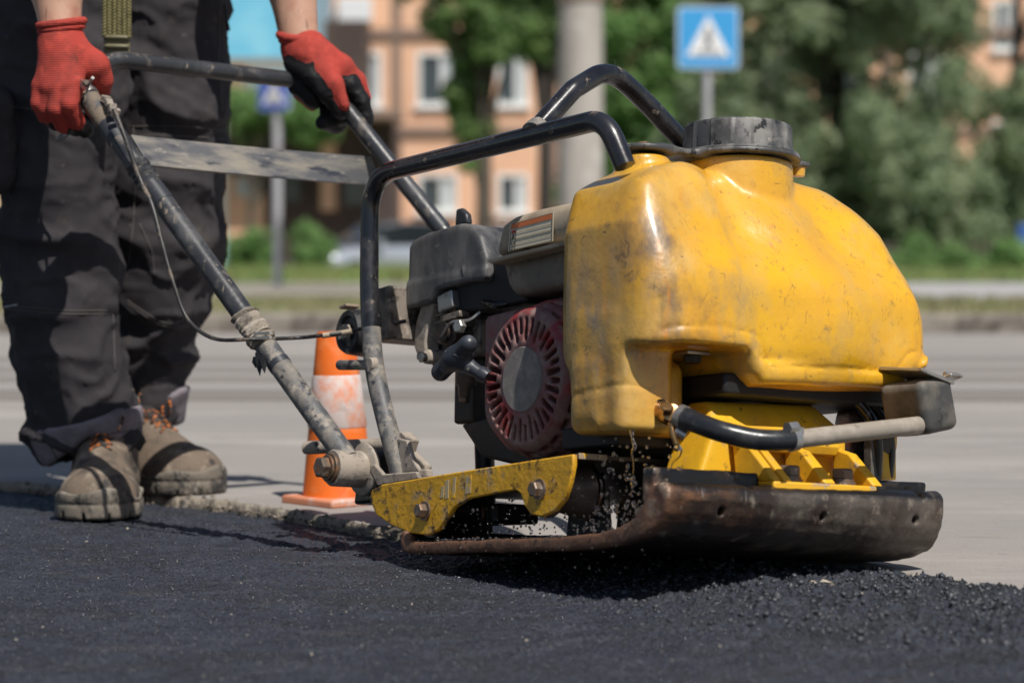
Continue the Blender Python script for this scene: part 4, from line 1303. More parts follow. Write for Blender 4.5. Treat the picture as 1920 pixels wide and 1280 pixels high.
MB().tube([fu - fd * .02, farbot], .0122, 20).build('handle_tube', M_midtube, pc, smooth=60)
c = fb + fd * .012
MB().tube([c - fd * .011, c + fd * .011], .0130, 20).build('tape_band', M_tape, pc, smooth=60)
# flat brace between the side tubes, bowed
tl, bl_ = at(243, 256, l=LN(256) + .012), at(278, 313, l=LN(313) + .012)
tr_, br = at(693, 294, l=.244), at(712, 349, l=.264)
n = 14; VV = []
for k in range(n + 1):
    t = k / n; s = (1 - abs(2 * t - 1) ** 3)
    o = np.array([-.008, 0, 0]) * s
    a = tl + (tr_ - tl) * t + o; b = bl_ + (br - bl_) * t + o
    nrm = np.cross(b - a, tr_ - tl); nrm /= np.linalg.norm(nrm)
    VV += [a, b, b + nrm * .004, a + nrm * .004]
FF = [(4 * k + j, 4 * k + (j + 1) % 4, 4 * k + 4 + (j + 1) % 4, 4 * k + 4 + j) for k in range(n) for j in range(4)] + [(0, 1, 2, 3), (4 * n + 3, 4 * n + 2, 4 * n + 1, 4 * n)]
MB().add(VV, FF).build('flat_brace', M_flat, pc, bevel=.0008, smooth=30)
# throttle lever clamp at the grip
c = ht + dirn * .004
MB().lathe(c - dirn * .012, dirn, [(0, .0158), (.009, .0162), (.0095, .0166), (.012, .0166)], 24).build('lever_clamp', M_zinc, pc, smooth=40)
MB().hexb(at(161, 158, l=LN(158) - .018), at(172, 140, l=LN(158) - .018) - at(161, 158, l=LN(158) - .018), .0055, .004).build('clamp_bolt', M_bolt, pc, smooth=20)
MB().tube([at(164, 160, l=LN(160) - .016), at(174, 146, l=LN(160) - .018)], .0022, 10).build('clamp_screw', M_zinc, pc)
MB().box(at(149, 170, l=LN(170) - .013), (.006, .005, .009), ROT(-30, 'Y')).build('clamp_ear', M_bolt, pc, bevel=.001)
MB().box(at(158, 160, l=LN(160) - .016), (.013, .0018, .005), ROT(25, 'Y')).build('clamp_ear', M_zinc, pc, bevel=.0006)
for q in range(4):
    MB().box(at(196 + q * 6, 186 + q * 9, l=LN(195) + .006) + [.004, 0, .0], (.006, .005, .0035), ROT(20 + q * 35, 'Y')).build('cable_anchor', M_mud, pc, bevel=.001)
lv = [at(106, 262, l=-.15), at(120, 254, l=-.15), at(137, 238, l=-.15), at(150, 215, l=-.155)]
MB().tube(catmull(lv, 4), list(np.interp(np.linspace(0, 1, 13), [0, .3, 1], [.003, .0065, .005])), 12, flat=((0, 1, 0), .35)).build('throttle_lever', M_zinc, pc, smooth=60)
# cable: along the tube, loop, over to the engine
cpx = [((214, 205), -.004), ((236, 262), -.008), ((262, 335), -.012), ((285, 385), -.018), ((305, 460), -.03), ((325, 530), -.04), ((352, 598), -.045), ((400, 634), -.04), ((470, 636), -.02), ((560, 633), -.01), ((600, 629), -.002), ((640, 624), .02), ((700, 612), .06), ((760, 602), .08)]
cp = catmull([at(*p, l=l + (LN(p[1]) if p[0] < 500 else 0)) for p, l in cpx], 8)
MB().tube(cp, [.0034] * 34 + [.0026] * (len(cp) - 34), 8).build('throttle_cable', mat('grimy_cable', (.03, .028, .027), .45, layers=[((.26, .2, .15), 40, .5, .66, .85)]), pc, smooth=60)
MB().tube(catmull([at(604, 629, l=-.002), at(635, 625, l=.018), at(660, 621, l=.03)], 6), .0036, 10).build('cable_ferrule', M_beige, pc, smooth=60)

for dz in (0, .0028): MB().box(at(492, 633, l=LN(633) - .014) + [0, 0, dz * 2], (.020, .0015, .0017), ROT(3, 'Y')).build('cable_tie', mat('pale_cable_tie', (.35, .33, .3), .5), pc)
# ragged tape wound round the lower tube
for k in range(7):
    c = hb + (ht - hb) * (.300 + .0105 * k)
    nn = 20; prof_ = [(0, HR + .0006 + .0025 * RNG.random()), (.004, HR + .003 + .002 * RNG.random()), (.009, HR + .001)]
    MB().lathe(c, dirn + RNG.normal(size=3) * .10, prof_, nn, wob=.10).build('ragged_tape', M_mud if k % 2 else M_roadedge, pc, smooth=20)
for k, (a, b) in enumerate([((482, 660), (487, 705)), ((490, 665), (496, 700)), ((478, 668), (479, 690))]):
    p, q = at(*a, l=-.065), at(*b, l=-.063)
    m = MB(); m.add([p + [-.004, 0, 0], p + [.004, .001, 0], (p + q) / 2 + [.005, .003, 0], q + [.001, 0, 0], (p + q) / 2 + [-.004, -.002, 0]], [(0, 1, 2, 3, 4)])
    o = m.build('tape_shred', M_rub, pc, smooth=0); md = o.modifiers.new('thick', 'SOLIDIFY'); md.thickness = .0006
for k in range(5):
    c = hb + (ht - hb) * (.735 + .012 * k)
    MB().lathe(c, dirn + RNG.normal(size=3) * .12, [(0, HR + .0008), (.004, HR + .0022), (.008, HR + .0008)], 18, wob=.08).build('ragged_tape', M_rub if k % 2 else M_midtube, pc, smooth=20)

# ---- engine
fc = at(978, 711, l=.05); FR = .0795
FRF = .0765
# recoil cover: housing slab, dome, face ring; slots are real openings shown by dark recesses
hous = [at(a, b, l=.115) for a, b in [(905, 612), (915, 596), (1010, 570), (1110, 570), (1140, 640), (1140, 800), (1085, 865), (1000, 866), (960, 850), (925, 800), (903, 740), (899, 680)]]
g = Grid((fc[0] - .13, .045, fc[2] - .12), (fc[0] + .13, .20, fc[2] + .12), .0024)
rr = np.sqrt((g.x - fc[0]) ** 2 + (g.z - fc[2]) ** 2)
dome = np.maximum(rr - (FRF + .020 * np.clip((g.y - .05) / .045, 0, 1) ** .8), .0495 - g.y)
dome = smax(dome, .0495 + .010 * np.clip((rr - FRF + .012) / .02, 0, 1) ** 2 - g.y, .004)
hp2 = poly2d(g.x[:, :, 0][:, 0][:, None], g.z[0, 0, :][None, :], [(p[0], p[2]) for p in [at(a, b, l=.10) for a, b in [(903, 640), (908, 605), (925, 592), (1020, 568), (1100, 566), (1130, 640), (1130, 780), (1090, 850), (1010, 868), (960, 845), (925, 800), (903, 740)]]])[:, None, :]
slab = smax(hp2, np.abs(g.y - .135) - .045, .010)
D = smin(dome, slab, .006)
D = np.maximum(D, g.y - .185)
# central dished disc and radial slots
D = smax(D, -(np.maximum(rr - .0392, g.y - .0513)), .002)
th = np.arctan2(g.z - fc[2], g.x - fc[0])
NS = 36
seg = (th / (2 * np.pi) * NS) % 1 - .5
wdt = np.abs(seg) * (2 * np.pi / NS) * rr
idx_ = np.floor(th / (2 * np.pi) * NS)
inner = np.where(idx_ % 2 == 0, .0440, .0520)
slot = np.maximum(np.maximum(wdt - .0030, rr - .0705), inner - rr)
D = smax(D, -np.maximum(slot, g.y - .066), .0012)
for (rA, rB) in ((.0815, .0875),):
    pass
# side louvre slots on the dome flank
NS2 = 22
seg2 = np.abs((th / (2 * np.pi) * NS2) % 1 - .5)
for y0 in (.066, .080, .094):
    s2 = np.maximum(np.maximum(seg2 * (2 * np.pi / NS2) * .088 - .0085, np.abs(g.y - y0) - .0032), .074 - rr)
    gate = np.where((np.abs(th) < 2.3), 0, 1)
    D = smax(D, -(s2 + gate), .0012)
D = D + .0004 * fbm(g.x * 60, g.y * 60, g.z * 60, 2)
V, F = g.mesh(D)
rc_ = obj('recoil_cover', V, F, M_fan, pc, smooth=180)
MB().lathe(fc + [0, -.0006, 0], (0, 1, 0), [(0, .0365), (.0018, .0375)], 40).build('centre_disc', M_fand, rc_, local=True)
MB().lathe([fc[0], .068, fc[2]], (0, 1, 0), [(0, .069), (.06, .069)], 40).build('fan_wheel', M_black, pc)
# T grip
grip_a, grip_b = at(838, 690, l=.030), at(870, 655, l=.030)
ga, gb = at(826, 697, l=.028), at(878, 645, l=.028)
g = Grid(np.minimum(ga, gb) - [.03, .03, .03], np.maximum(ga, gb) + [.07, .05, .03], .002)
D = g.cap(ga, gb, .0112, .0108)
mid = (ga + gb) / 2
se = at(902, 700, l=.046)
D = smin(D, g.cap(mid, se, .0115, .0072), .012)
V, F = g.mesh(D)
M_grip = mat('pull_grip_plastic', (.028, .032, .042), .38, layers=[((.10, .105, .115), 26, .5, .7, .6), ((.30, .27, .23), 110, .64, .72, .8)], bump=[(160, .3, .0005)])
gr_ = obj('starter_grip', V, F, M_grip, pc, smooth=180)
MB().lathe(se, se - mid, [(-.002, .0088), (.004, .0092), (.010, .0080)], 20).build('grip_seat', M_grip, pc, smooth=50)
cu = bpy.data.curves.new('txt', 'FONT'); cu.body = 'HONDA'; cu.size = .0095; cu.extrude = .0004; cu.align_x = 'CENTER'; cu.align_y = 'CENTER'
to = bpy.data.objects.new('grip_lettering', cu); COL.objects.link(to)
dg = bpy.context.evaluated_depsgraph_get(); me = bpy.data.meshes.new_from_object(to.evaluated_get(dg)); bpy.data.objects.remove(to)
lt = bpy.data.objects.new('grip_lettering', me); COL.objects.link(lt); lt.parent = gr_
me.materials.append(mat('scuffed_letters', (.15, .155, .165), .6))
xa = Vector(gb - ga).normalized(); viewdir = Vector(toL(C0) - (mid)).normalized()
za = (viewdir - xa * viewdir.dot(xa)).normalized(); ya = za.cross(xa)
lt.matrix_local = Matrix.Translation(Vector(mid) + za * .0112) @ Matrix((xa, ya, za)).transposed().to_4x4()

# engine block behind
MB().box((fc[0] + .02, .245, fc[2] + .0), (.075, .055, .075)).build('crankcase', M_dkeng, pc, bevel=.01)
MB().prism([(p[0], p[2]) for p in [at(a, b, l=.17) for a, b in [(925, 800), (965, 860), (1050, 880), (1200, 860), (1200, 780), (1000, 780)]]], 1, .12, .24).build('sump', M_dkeng, pc, bevel=.004)
MB().box((f1d - .03, .2, u_of(f1d) + .022), (.05, .15, .012)).build('engine_base', M_black, pc, bevel=.003)
MB().box(at(1160, 700, l=.20) , (.05, .07, .10)).build('cylinder_side', M_black, pc, bevel=.01)
# cylinder head, fins, carburettor group
hd = at(830, 600, l=.13)
hpoly = [at(a, b, l=.125) for a, b in [(786, 585), (815, 560), (880, 560), (900, 600), (898, 660), (860, 690), (812, 690), (790, 660)]]
MB().prism([(p[0], p[2]) for p in hpoly], 1, .125, .19).build('cylinder_head', M_engine, pc, bevel=.004)
for k in range(5):
    c = at(850 + k * 1, 588 + k * 13, l=.118)
    MB().box(c, (.026 - .002 * k, .012, .0016), ROT(-4, 'Y')).build('cooling_fin', M_engine, pc, bevel=.0005)
rb = [at(a, b, l=.112) for a, b in [(806, 565), (815, 548), (830, 562), (822, 590), (812, 640), (814, 668), (800, 678), (790, 650), (793, 610)]]
MB().prism([(p[0], p[2]) for p in rb], 1, .100, .122).build('head_bracket', M_mud, pc, bevel=.003)
MB().lathe(at(806, 669, l=.10), (0, -1, 0), [(-.02, .010), (.006, .009), (.008, .006), (.016, .0055)], 16).build('drain_plug', M_mud, pc, smooth=40)
MB().hexb(at(797, 671, l=.085), (0, -1, 0), .0065, .007).build('bolt', M_zinc, pc, smooth=20)
MB().box(at(846, 566, l=.105), (.016, .010, .011), ROT(-10, 'Y')).build('spark_boot', M_zinc, pc, bevel=.002)
MB().box(at(853, 594, l=.103), (.021, .008, .004), ROT(-5, 'Y')).build('governor_arm', M_engine, pc, bevel=.001)
MB().hexb(at(866, 613, l=.096), (.1, -1, .1), .0085, .008).build('bolt', M_zinc, pc, smooth=20)
MB().lathe(at(840, 622, l=.104), (0, -1, 0), [(-.01, .019), (.0, .019), (.003, .014), (.009, .013)], 22).build('carburettor', M_dkeng, pc, smooth=40)
MB().tube(catmull([at(824, 640, l=.10), at(845, 606, l=.09), at(880, 600, l=.1), at(900, 585, l=.11)], 5), .0022, 8).build('linkage_rod', M_zinc, pc)
MB().tube(catmull([at(905, 565, l=.11), at(930, 572, l=.10), at(955, 568, l=.11), at(985, 560, l=.12)], 5), .0045, 10).build('fuel_pipe', M_rubwet, pc, smooth=60)
MB().box(at(932, 556, l=.125), (.013, .003, .0035), ROT(-12, 'Y')).build('fuel_tap', M_zinc, pc, bevel=.001)
MB().box(at(975, 566, l=.125), (.009, .003, .003), ROT(-5, 'Y')).build('fuel_tap', M_zinc, pc, bevel=.001)
nk = at(872, 745, l=.12); nk2 = at(878, 690, l=.12)
MB().lathe(nk, nk2 - nk, [(0, .007), (.003, .009), (.012, .010), (.016, .014), (.035, .016)], 18).build('oil_neck', mat('oily_neck', (.08, .062, .05), .35, layers=[((.25, .21, .17), 60, .55, .68, .7)]), pc, smooth=45)
MB().hexb(nk, nk - nk2, .008, .006).build('bolt', M_bolt, pc, smooth=20)
MB().box(at(905, 735, l=.15), (.020, .03, .04)).build('side_casting', M_dkeng, pc, bevel=.004)
# rear muffler box and rubber wheel
MB().box(lp(752, 592, 3.02), (.018, .03, .034), ROT(-3, 'Y')).build('muffler_box', M_engine, pc, bevel=.003)
wl = at(655, 622, l=.085)
MB().lathe(wl, (0, 1, 0), [(0, .012), (.0005, .018), (-.004, .021), (-.004, .027), (.002, .030), (.03, .031), (.034, .027)], 36, wob=.02).build('rubber_wheel', M_rub, pc, smooth=40)
MB().hexb(wl + [0, -.003, 0], (0, -1, 0), .010, .006).build('wheel_nut', M_mud, pc, smooth=20)
MB().box(lp(655, 575, 2.93), (.008, .010, .002), ROT(-8, 'Y')).build('wheel_guard', M_beige, pc, bevel=.001)

# ---- air filter cover
afp = [at(a, b, l=.095) for a, b in [(764, 578), (767, 462), (776, 448), (800, 436), (862, 418), (884, 420), (900, 440), (912, 482), (911, 518), (905, 525), (880, 525), (822, 541), (809, 566)]]
g = Grid((afp[0][0] - .03, .075, .28), (.15, .235, .45), .0028)
pdl = poly2d(g.x[:, :, 0][:, 0][:, None], g.z[0, 0, :][None, :], [(p[0], p[2]) for p in afp])[:, None, :]
D = smax(pdl, np.abs(g.y - .155) - .062, .008)
eu = np.interp(g.x, [afp[0][0], .06], [at(765, 527, l=.095)[2], at(905, 500, l=.095)[2]])
rim = smax(pdl - .0014, smax(g.z - eu, np.abs(g.y - .155) - .0632, .004), .002)
D = np.minimum(D, rim)
D = np.minimum(D, g.cap(at(868, 502, l=.0925), at(869, 515, l=.0925), .0022))
V, F = g.mesh(D)
obj('air_filter_cover', V, F, M_filter, pc, smooth=180)
MB().box((.03, .16, .325), (.075, .055, .03)).build('filter_base', M_black, pc, bevel=.004)
wn_ = at(870, 405, l=.15)
MB().prism([(wn_[0] - .014, wn_[2] - .012), (wn_[0] + .014, wn_[2] - .012), (wn_[0] + .010, wn_[2] + .002), (wn_[0] - .002, wn_[2] + .010), (wn_[0] - .012, wn_[2] + .010)], 1, .145, .155).build('wing_nut', M_filter, pc, bevel=.003)
# ---- fuel tank
ft = [at(a, b, l=.075) for a, b in [(919, 480), (934, 418), (955, 402), (1000, 388), (1046, 378), (1100, 372), (1110, 440), (1046, 456), (960, 474)]]
g = Grid((.04, .05, .27), (.34, .235, .46), .003)
pdl = poly2d(g.x[:, :, 0][:, 0][:, None], g.z[0, 0, :][None, :], [(p[0], p[2]) for p in ft])[:, None, :]
D = smax(pdl, np.abs(g.y - .145) - .07, .022)
V, F = g.mesh(D)
obj('fuel_tank', V, F, M_beige, pc, smooth=180)
fl = [at(a, b, l=.069) for a, b in [(914, 489), (960, 476), (1046, 456), (1110, 442), (1110, 449), (1046, 462), (962, 482), (920, 493)]]
g = Grid((.03, .04, .27), (.34, .235, .46), .0024)
pdl = poly2d(g.x[:, :, 0][:, 0][:, None], g.z[0, 0, :][None, :], [(p[0], p[2]) for p in fl])[:, None, :]
V, F = g.mesh(smax(pdl - .001, np.abs(g.y - .145) - .078, .004))
obj('tank_flange', V, F, M_beige, pc, smooth=180)
fb_ = [at(a, b, l=.085) for a, b in [(932, 490), (1046, 462), (1110, 452), (1110, 530), (1060, 540), (1000, 548), (958, 555), (944, 540), (938, 512)]]
g = Grid((.04, .055, .25), (.34, .235, .42), .003)
pdl = poly2d(g.x[:, :, 0][:, 0][:, None], g.z[0, 0, :][None, :], [(p[0], p[2]) for p in fb_])[:, None, :]
V, F = g.mesh(smax(pdl, np.abs(g.y - .148) - .06, .016))
obj('fuel_tank_bottom', V, F, mat('grimy_tank_bottom', (.17, .14, .105), .6, layers=[((.26, .21, .16), 20, .5, .66), ((.06, .05, .04), 40, .58, .7)], bump=[(80, .3, .001)]), pc, smooth=180)

# warning label on the tank side (flat print)
LT = .0742
q = [at(a, b, l=LT) for a, b in [(958, 420), (1039, 398), (1038, 452), (954, 471)]]
def quadP(s, t, off=0.):
    p = (q[0] * (1 - s) + q[1] * s) * (1 - t) + (q[3] * (1 - s) + q[2] * s) * t
    return p - np.array([0, off, 0])
def lab(s0, t0, s1, t1, off, name, m, parent):
    V = [quadP(s0, t0, off), quadP(s1, t0, off), quadP(s1, t1, off), quadP(s0, t1, off)]
    V2 = [v + [0, .0003, 0] for v in V]
    o = obj(name, V + V2, [(0, 1, 2, 3), (4, 7, 6, 5), (0, 4, 5, 1), (1, 5, 6, 2), (2, 6, 7, 3), (3, 7, 4, 0)], m, parent, smooth=0, local=True); return o
M_lab = mat('label_cream', (.72, .63, .46), .5, layers=[((.60, .52, .38), 50, .5, .75)])
lb = lab(0, 0, 1, 1, .001, 'warning_label', M_lab, pc)
M_ink = mat('label_ink', (.05, .04, .04), .6)
lab(.04, .04, .97, .22, .0016, 'orange_header', mat('label_orange', (.62, .17, .05), .5), lb)
for t in (.40, .60, .64, .80): lab(.04, t, .97, t + .009, .0016, 'ruled_line', M_ink, lb)
lab(.155, .24, .162, .97, .0016, 'ruled_line', M_ink, lb)
for (s0, t0, s1, t1) in [(.03, .02, .98, .035), (.03, .97, .98, .985), (.03, .02, .037, .98), (.973, .02, .98, .98)]: lab(s0, t0, s1, t1, .0015, 'ruled_line', M_ink, lb)
M_red = mat('label_red', (.55, .04, .03), .5)
for (s0, t0, s1, t1) in [(.06, .30, .14, .38), (.08, .26, .10, .31), (.11, .275, .13, .32)]: lab(s0, t0, s1, t1, .0018, 'flame_symbol', M_red, lb)
for (s0, t0, s1, t1) in [(.085, .44, .115, .48), (.09, .48, .11, .54), (.07, .54, .09, .60), (.11, .54, .13, .60)]: lab(s0, t0, s1, t1, .0018, 'figure_symbol', M_ink, lb)
for (s0, t0, s1, t1) in [(.06, .70, .075, .78), (.125, .70, .14, .78), (.075, .765, .125, .78), (.07, .84, .13, .86), (.07, .90, .13, .92)]: lab(s0, t0, s1, t1, .0018, 'book_symbol', M_ink, lb)
for t in (.30, .345, .45, .50, .545, .69, .735, .86, .91):
    s = .19
    while s < .90:
        w = random.uniform(.02, .07); lab(s, t, min(s + w, .93), t + .012, .0016, 'tiny_print', mat('faint_ink', (.25, .2, .15), .6), lb) if False else None
        s += w + .015

# ---- exciter housing under the tank
ex_ = [at(a, b, f=.40) for a, b in [(1290, 740), (1590, 740), (1640, 760)]]
def AF(px, py, f): return at(px, py, f=f)
hpts = [AF(1345, 895, .445), AF(1375, 800, .445), AF(1395, 745, .445), AF(1600, 752, .445), AF(1625, 800, .445), AF(1625, 885, .445), AF(1600, 905, .445), AF(1400, 900, .445)]
g = Grid((.20, min(p[1] for p in hpts) - .03, .06), (.475, max(p[1] for p in hpts) + .03, .215), .003)
pdl = poly2d(g.y[0, :, 0][:, None], g.z[0, 0, :][None, :], [(p[1], p[2]) for p in hpts])[None, :, :]
D = smax(pdl, g.x - .414 + np.clip((g.z - .130) * .85, 0, 1), .006); D = smax(D, .350 - g.x, .006)
V, F = g.mesh(D)
obj('exciter_housing', V, F, M_yellow2, pc, smooth=180)
# front flange with gussets and big bolts
fa, fbb = AF(1452, 922, .488), AF(1645, 928, .488)
fu_ = (fa[2] + fbb[2]) / 2 + .004
cfl = (fa + fbb) / 2; hw = (fbb[1] - fa[1]) / 2
fl1 = MB().box((.462, cfl[1], fu_), (.026, hw, .0068)).build('exciter_flange', mat('flange_yellow', (.74, .40, .02), .45, layers=[((.26, .23, .2), 30, .55, .60, .7, None, [('z', fu_ + .002, fu_ + .0066)]), ((.3, .26, .2), 60, .6, .7)], bump=[(90, .3, .001)]), pc, bevel=.0022)
for (px, w) in [(1428, .006), (1448, .006), (1527, .0085), (1616, .0075)]:
    c = AF(px, 905, .46)
    zt = fu_ + .052
    MB().add([(.486, c[1] - w, fu_ + .007), (.486, c[1] + w, fu_ + .007), (.425, c[1] + w, fu_ + .007), (.425, c[1] - w, fu_ + .007),
              (.446, c[1] - w * .85, zt - .008), (.446, c[1] + w * .85, zt - .008), (.418, c[1] + w * .85, zt), (.418, c[1] - w * .85, zt)],
             [(0, 1, 2, 3), (4, 7, 6, 5), (0, 4, 5, 1), (1, 5, 6, 2), (2, 6, 7, 3), (3, 7, 4, 0)]).build('gusset', M_yellow2, pc, bevel=.002)
MB().box((.422, cfl[1] - .002, fu_ + .052), (.012, hw * .98, .007), ROT(25, 'Y')).build('gusset_rail', M_yellow2, pc, bevel=.003)
for px in (1478, 1578):
    c = AF(px, 880, .466)
    b0 = np.array([.466, c[1], fu_ + .0070])
    MB().lathe(b0, (0, 0, 1), [(0, .0155), (.0035, .0155), (.0037, .0135), (.0065, .0135)], 24).build('washer', M_bolt, pc, smooth=30)
    MB().hexb(b0 + [0, 0, .0068], (0, 0, 1), .0130, .0115).build('bolt', M_bolt, pc, bevel=.0008, smooth=20)
# skirt under the tank (dark) and belt guard on the far side
MB().box((.345, .27, .180), (.075, .13, .012)).build('tank_support', M_black, pc, bevel=.004)
bg_c = lp(1612, 818, 2.74)
MB().lathe(bg_c, (.25, 1, .1), [(-.01, .036), (-.008, .044), (.018, .045), (.020, .036)], 40).build('belt_guard_rim', M_rubwet, pc, smooth=40)
MB().lathe(bg_c + [-.002, .015, 0], (.25, 1, .1), [(-.0, .037), (.016, .037)], 40).build('belt_guard', M_yellow2, pc, smooth=40)
arc = [lp(px, py, 2.69) for px, py in [(1575, 742), (1605, 752), (1632, 785), (1645, 830), (1643, 890)]]
MB().tube(catmull(arc, 6), .0065, 12).build('drive_belt', M_rubwet, pc, smooth=60)
arc = [lp(px, py, 2.71) for px, py in [(1600, 742), (1632, 755), (1660, 790), (1672, 835), (1668, 895)]]
MB().tube(catmull(arc, 6), .0045, 12).build('guard_edge', M_blackp, pc, smooth=60)
MB().box(lp(1655, 860, 2.715), (.010, .012, .024)).build('guard_panel', M_yellow2, pc, bevel=.002)
MB().box(lp(1636, 862, 2.69), (.006, .008, .026)).build('guard_strip', M_grblk, pc, bevel=.001)

# ---- water tank
g = Grid((.235, -.005, .105), (.472, .485, .460), .0029)
side = [(.018, .150), (.016, .25), (.018, .345), (.040, .392), (.075, .412), (.12, .424), (.25, .430), (.295, .418), (.335, .395), (.375, .365), (.41, .318), (.437, .268), (.443, .232), (.436, .214), (.415, .212), (.403, .198), (.395, .188), (.30, .184), (.172, .178), (.160, .190), (.150, .212), (.10, .215), (.052, .212), (.03, .20)]
shv = np.clip(.42 - g.x, -.02, .075) * np.clip((g.y - .22) / .14, 0, 1)
pdl = poly2d(g.y - shv * .80, g.z - shv * .10 - shv * .04 * np.clip((g.z - .3) / .1, 0, 1), side)
gx0 = g.x
slope = .058 * np.clip((g.z - .275) / .15, 0, 1) ** 1.5 * np.clip((g.x - .31) / .07, 0, 1)
gw = Grid.__new__(Grid); gw.x, gw.y, gw.z = g.x + slope, g.y, g.z
body = smax(pdl + .004, np.abs(gw.x - .350) - .066, .040)
lobe1 = gw.box((.362, .088, .308), (.084, .070, .124), .040)
lobe2 = gw.cap((.350, .238, .345), (.362, .268, .250), .088, .096, sq=(.95, 1, 1))
lobe3 = g.ell((.345, .366, .284), (.080, .117, .124))
lowp = gw.box((.362, .245, .255), (.086, .19, .072), .042)
D = smin(body, lobe1, .030)
D = smin(D, lobe2, .030)
D = smin(D, lobe3, .012)
D = smin(D, lowp, .030)
D = smax(D, pdl - .003, .012)
# bottom skirt rim, slightly proud
skirt = smax(pdl + .0005, np.abs(g.x - .364) - .087, .014)
skirt = smax(skirt, g.z - (.204 + .030 * np.clip((.165 - g.y) / .02, 0, 1) + .024 * np.clip((g.y - .40) / .02, 0, 1)), .006)
skirt = smax(skirt, .050 - g.y, .020)
D = smin(D, skirt, .006)
# the recess and the near leg
D = smax(D, -g.box((.470, .080, .166), (.070, .070, .047), .010), .007)
D = smax(D, -g.box((.450, .098, .172), (.078, .049, .041), .012), .008)
leg = g.box((.355, .054, .190), (.043, .037, .070), .014)
leg = smax(leg, (.122 + .020 * np.clip((.362 - g.x) / .010, 0, 1)) - g.z, .008)
back = g.box((.334, .075, .165), (.030, .060, .042), .014)
leg = smin(leg, back, .012)
D = smin(D, leg, .008)
NC = (.328, .238)
D = smin(D, g.cylz((NC[0], NC[1], 0), .0630, .38, .443, .005), .005)
D = smin(D, g.cylz((NC[0] - .004, .102, 0), .0300, .37, .436, .006), .010)
seam = np.abs(pdl + .0195) - .0012
D = D + .0016 * np.exp(-((pdl + .020) / .0020) ** 2) * (g.z < .262) * (g.x > .40) + .0014 * np.exp(-((g.z - (.163 + (g.x - .3) * .10)) / .002) ** 2) * (g.y < .06) * (g.x < .40)
D = D + .0011 * fbm(g.x * 12, g.y * 12, g.z * 12, 2)
V, F = g.mesh(D)
wt = obj('water_tank', V, F, M_tank, pc, smooth=180)
# cap with ribs, rim and tether strap
c0 = np.array([NC[0], NC[1], .448])
n = 60; Vc = []; Fc = []
pr = [(0, .070, 0), (.003, .071, 0), (.0045, .070, 0), (.006, .0635, 1), (.034, .0625, 1), (.0375, .060, .6), (.039, .052, 0), (.038, .020, 0)]
for (t, r, rb_) in pr:
    for k in range(n * 2):
        a = math.pi * k / n
        rib = (.0022 if (k % 15) in (0, 1, 2, 3, 4, 5, 6) else 0) * rb_
        Vc.append(c0 + [math.cos(a) * (r - rib), math.sin(a) * (r - rib), t])
for j in range(len(pr) - 1):
    for k in range(2 * n): Fc.append((j * 2 * n + k, j * 2 * n + (k + 1) % (2 * n), (j + 1) * 2 * n + (k + 1) % (2 * n), (j + 1) * 2 * n + k))
Fc.append(tuple((len(pr) - 1) * 2 * n + k for k in range(2 * n))); Fc.append(tuple(reversed(range(2 * n))))
MB().add(Vc, Fc).build('tank_cap', M_cap, pc, bevel=.0006, smooth=28)
g = Grid((.24, .05, .430), (.42, .345, .460), .002)
st = g.cylz((NC[0], NC[1], 0), .072, .4445, .4505, .002)
st = smin(st, g.cylz((NC[0] - .004, .102, 0), .0335, .4385, .4455, .002), .006)
st = smin(st, g.box((NC[0] - .003, .150, .4445), (.020, .040, .0036), .002), .012)
st = smin(st, g.box((NC[0] + .02, .300, .447), (.014, .020, .0036), .003), .006)
V, F = g.mesh(st); obj('cap_strap', V, F, M_cap, pc, smooth=180)
MB().hexb((NC[0] - .004, .104, .446), (0, 0, 1), .0085, .006).build('strap_bolt', M_bolt, pc, bevel=.0005, smooth=20)
MB().lathe((NC[0] + .022, .310, .434), (0, 0, 1), [(0, .008), (.010, .0095)], 16).build('tank_lug', M_tank, pc)
MB().box((.386, .118, .212), (.018, .016, .0016)).build('bolt_plate', M_zinc, pc, bevel=.0006)
MB().hexb((.392, .118, .2095), (0, 0, -1), .010, .008).build('bolt', M_rub, pc, smooth=20)

# ---- valve, hose, spray pipe, end block
def C(px, py, f): return at(px, py, f=f)
v0 = C(1237, 768, .395); v1 = C(1272, 783, .425)
MB().tube([C(1225, 762, .385), v0], .012, 16).build('valve_grommet', M_rubwet, pc, smooth=50)
MB().tube([v0, (v0 + v1) / 2, v1], [.010, .0125, .011], 16).build('brass_valve', M_brass, pc, smooth=50)
MB().lathe(C(1258, 776, .42), (.8, -.6, .2), [(0, .0105), (.007, .0095), (.008, .004)], 14).build('valve_knob', M_brass, pc, smooth=40)
MB().hexb(C(1250, 768, .425), (.6, -.5, .6), .007, .006).build('valve_nut', M_brass, pc, smooth=20)
MB().tube(catmull([C(1258, 792, .425), C(1262, 815, .428), C(1270, 838, .43), C(1272, 843, .43)], 5), .0035, 10).build('valve_lever', M_brass, pc, smooth=50)
MB().lathe(C(1276, 812, .43), (.5, .6, -.4), [(-.006, .006), (.006, .006)], 14).build('drain_screw', M_zinc, pc, smooth=40)
hpx = [((1276, 781), .43), ((1300, 790), .445), ((1350, 808), .475), ((1410, 822), .495), ((1450, 825), .505), ((1484, 824), .51)]
hp_ = catmull([C(*p, f) for p, f in hpx], 8)
MB().tube(hp_, list(np.interp(np.linspace(0, 1, len(hp_)), [0, .18, .2, 1], [.0118, .0122, .0112, .0112])), 20).build('hose', M_hose, pc, smooth=60)
MB().tube([hp_[0] - (hp_[4] - hp_[0]) * .2, hp_[3]], .0132, 20).build('hose_clamp', M_zinc, pc, smooth=40)
ps = hp_[-1]; pe = C(1722, 797, .505)
pd_ = (pe - ps) / np.linalg.norm(pe - ps)
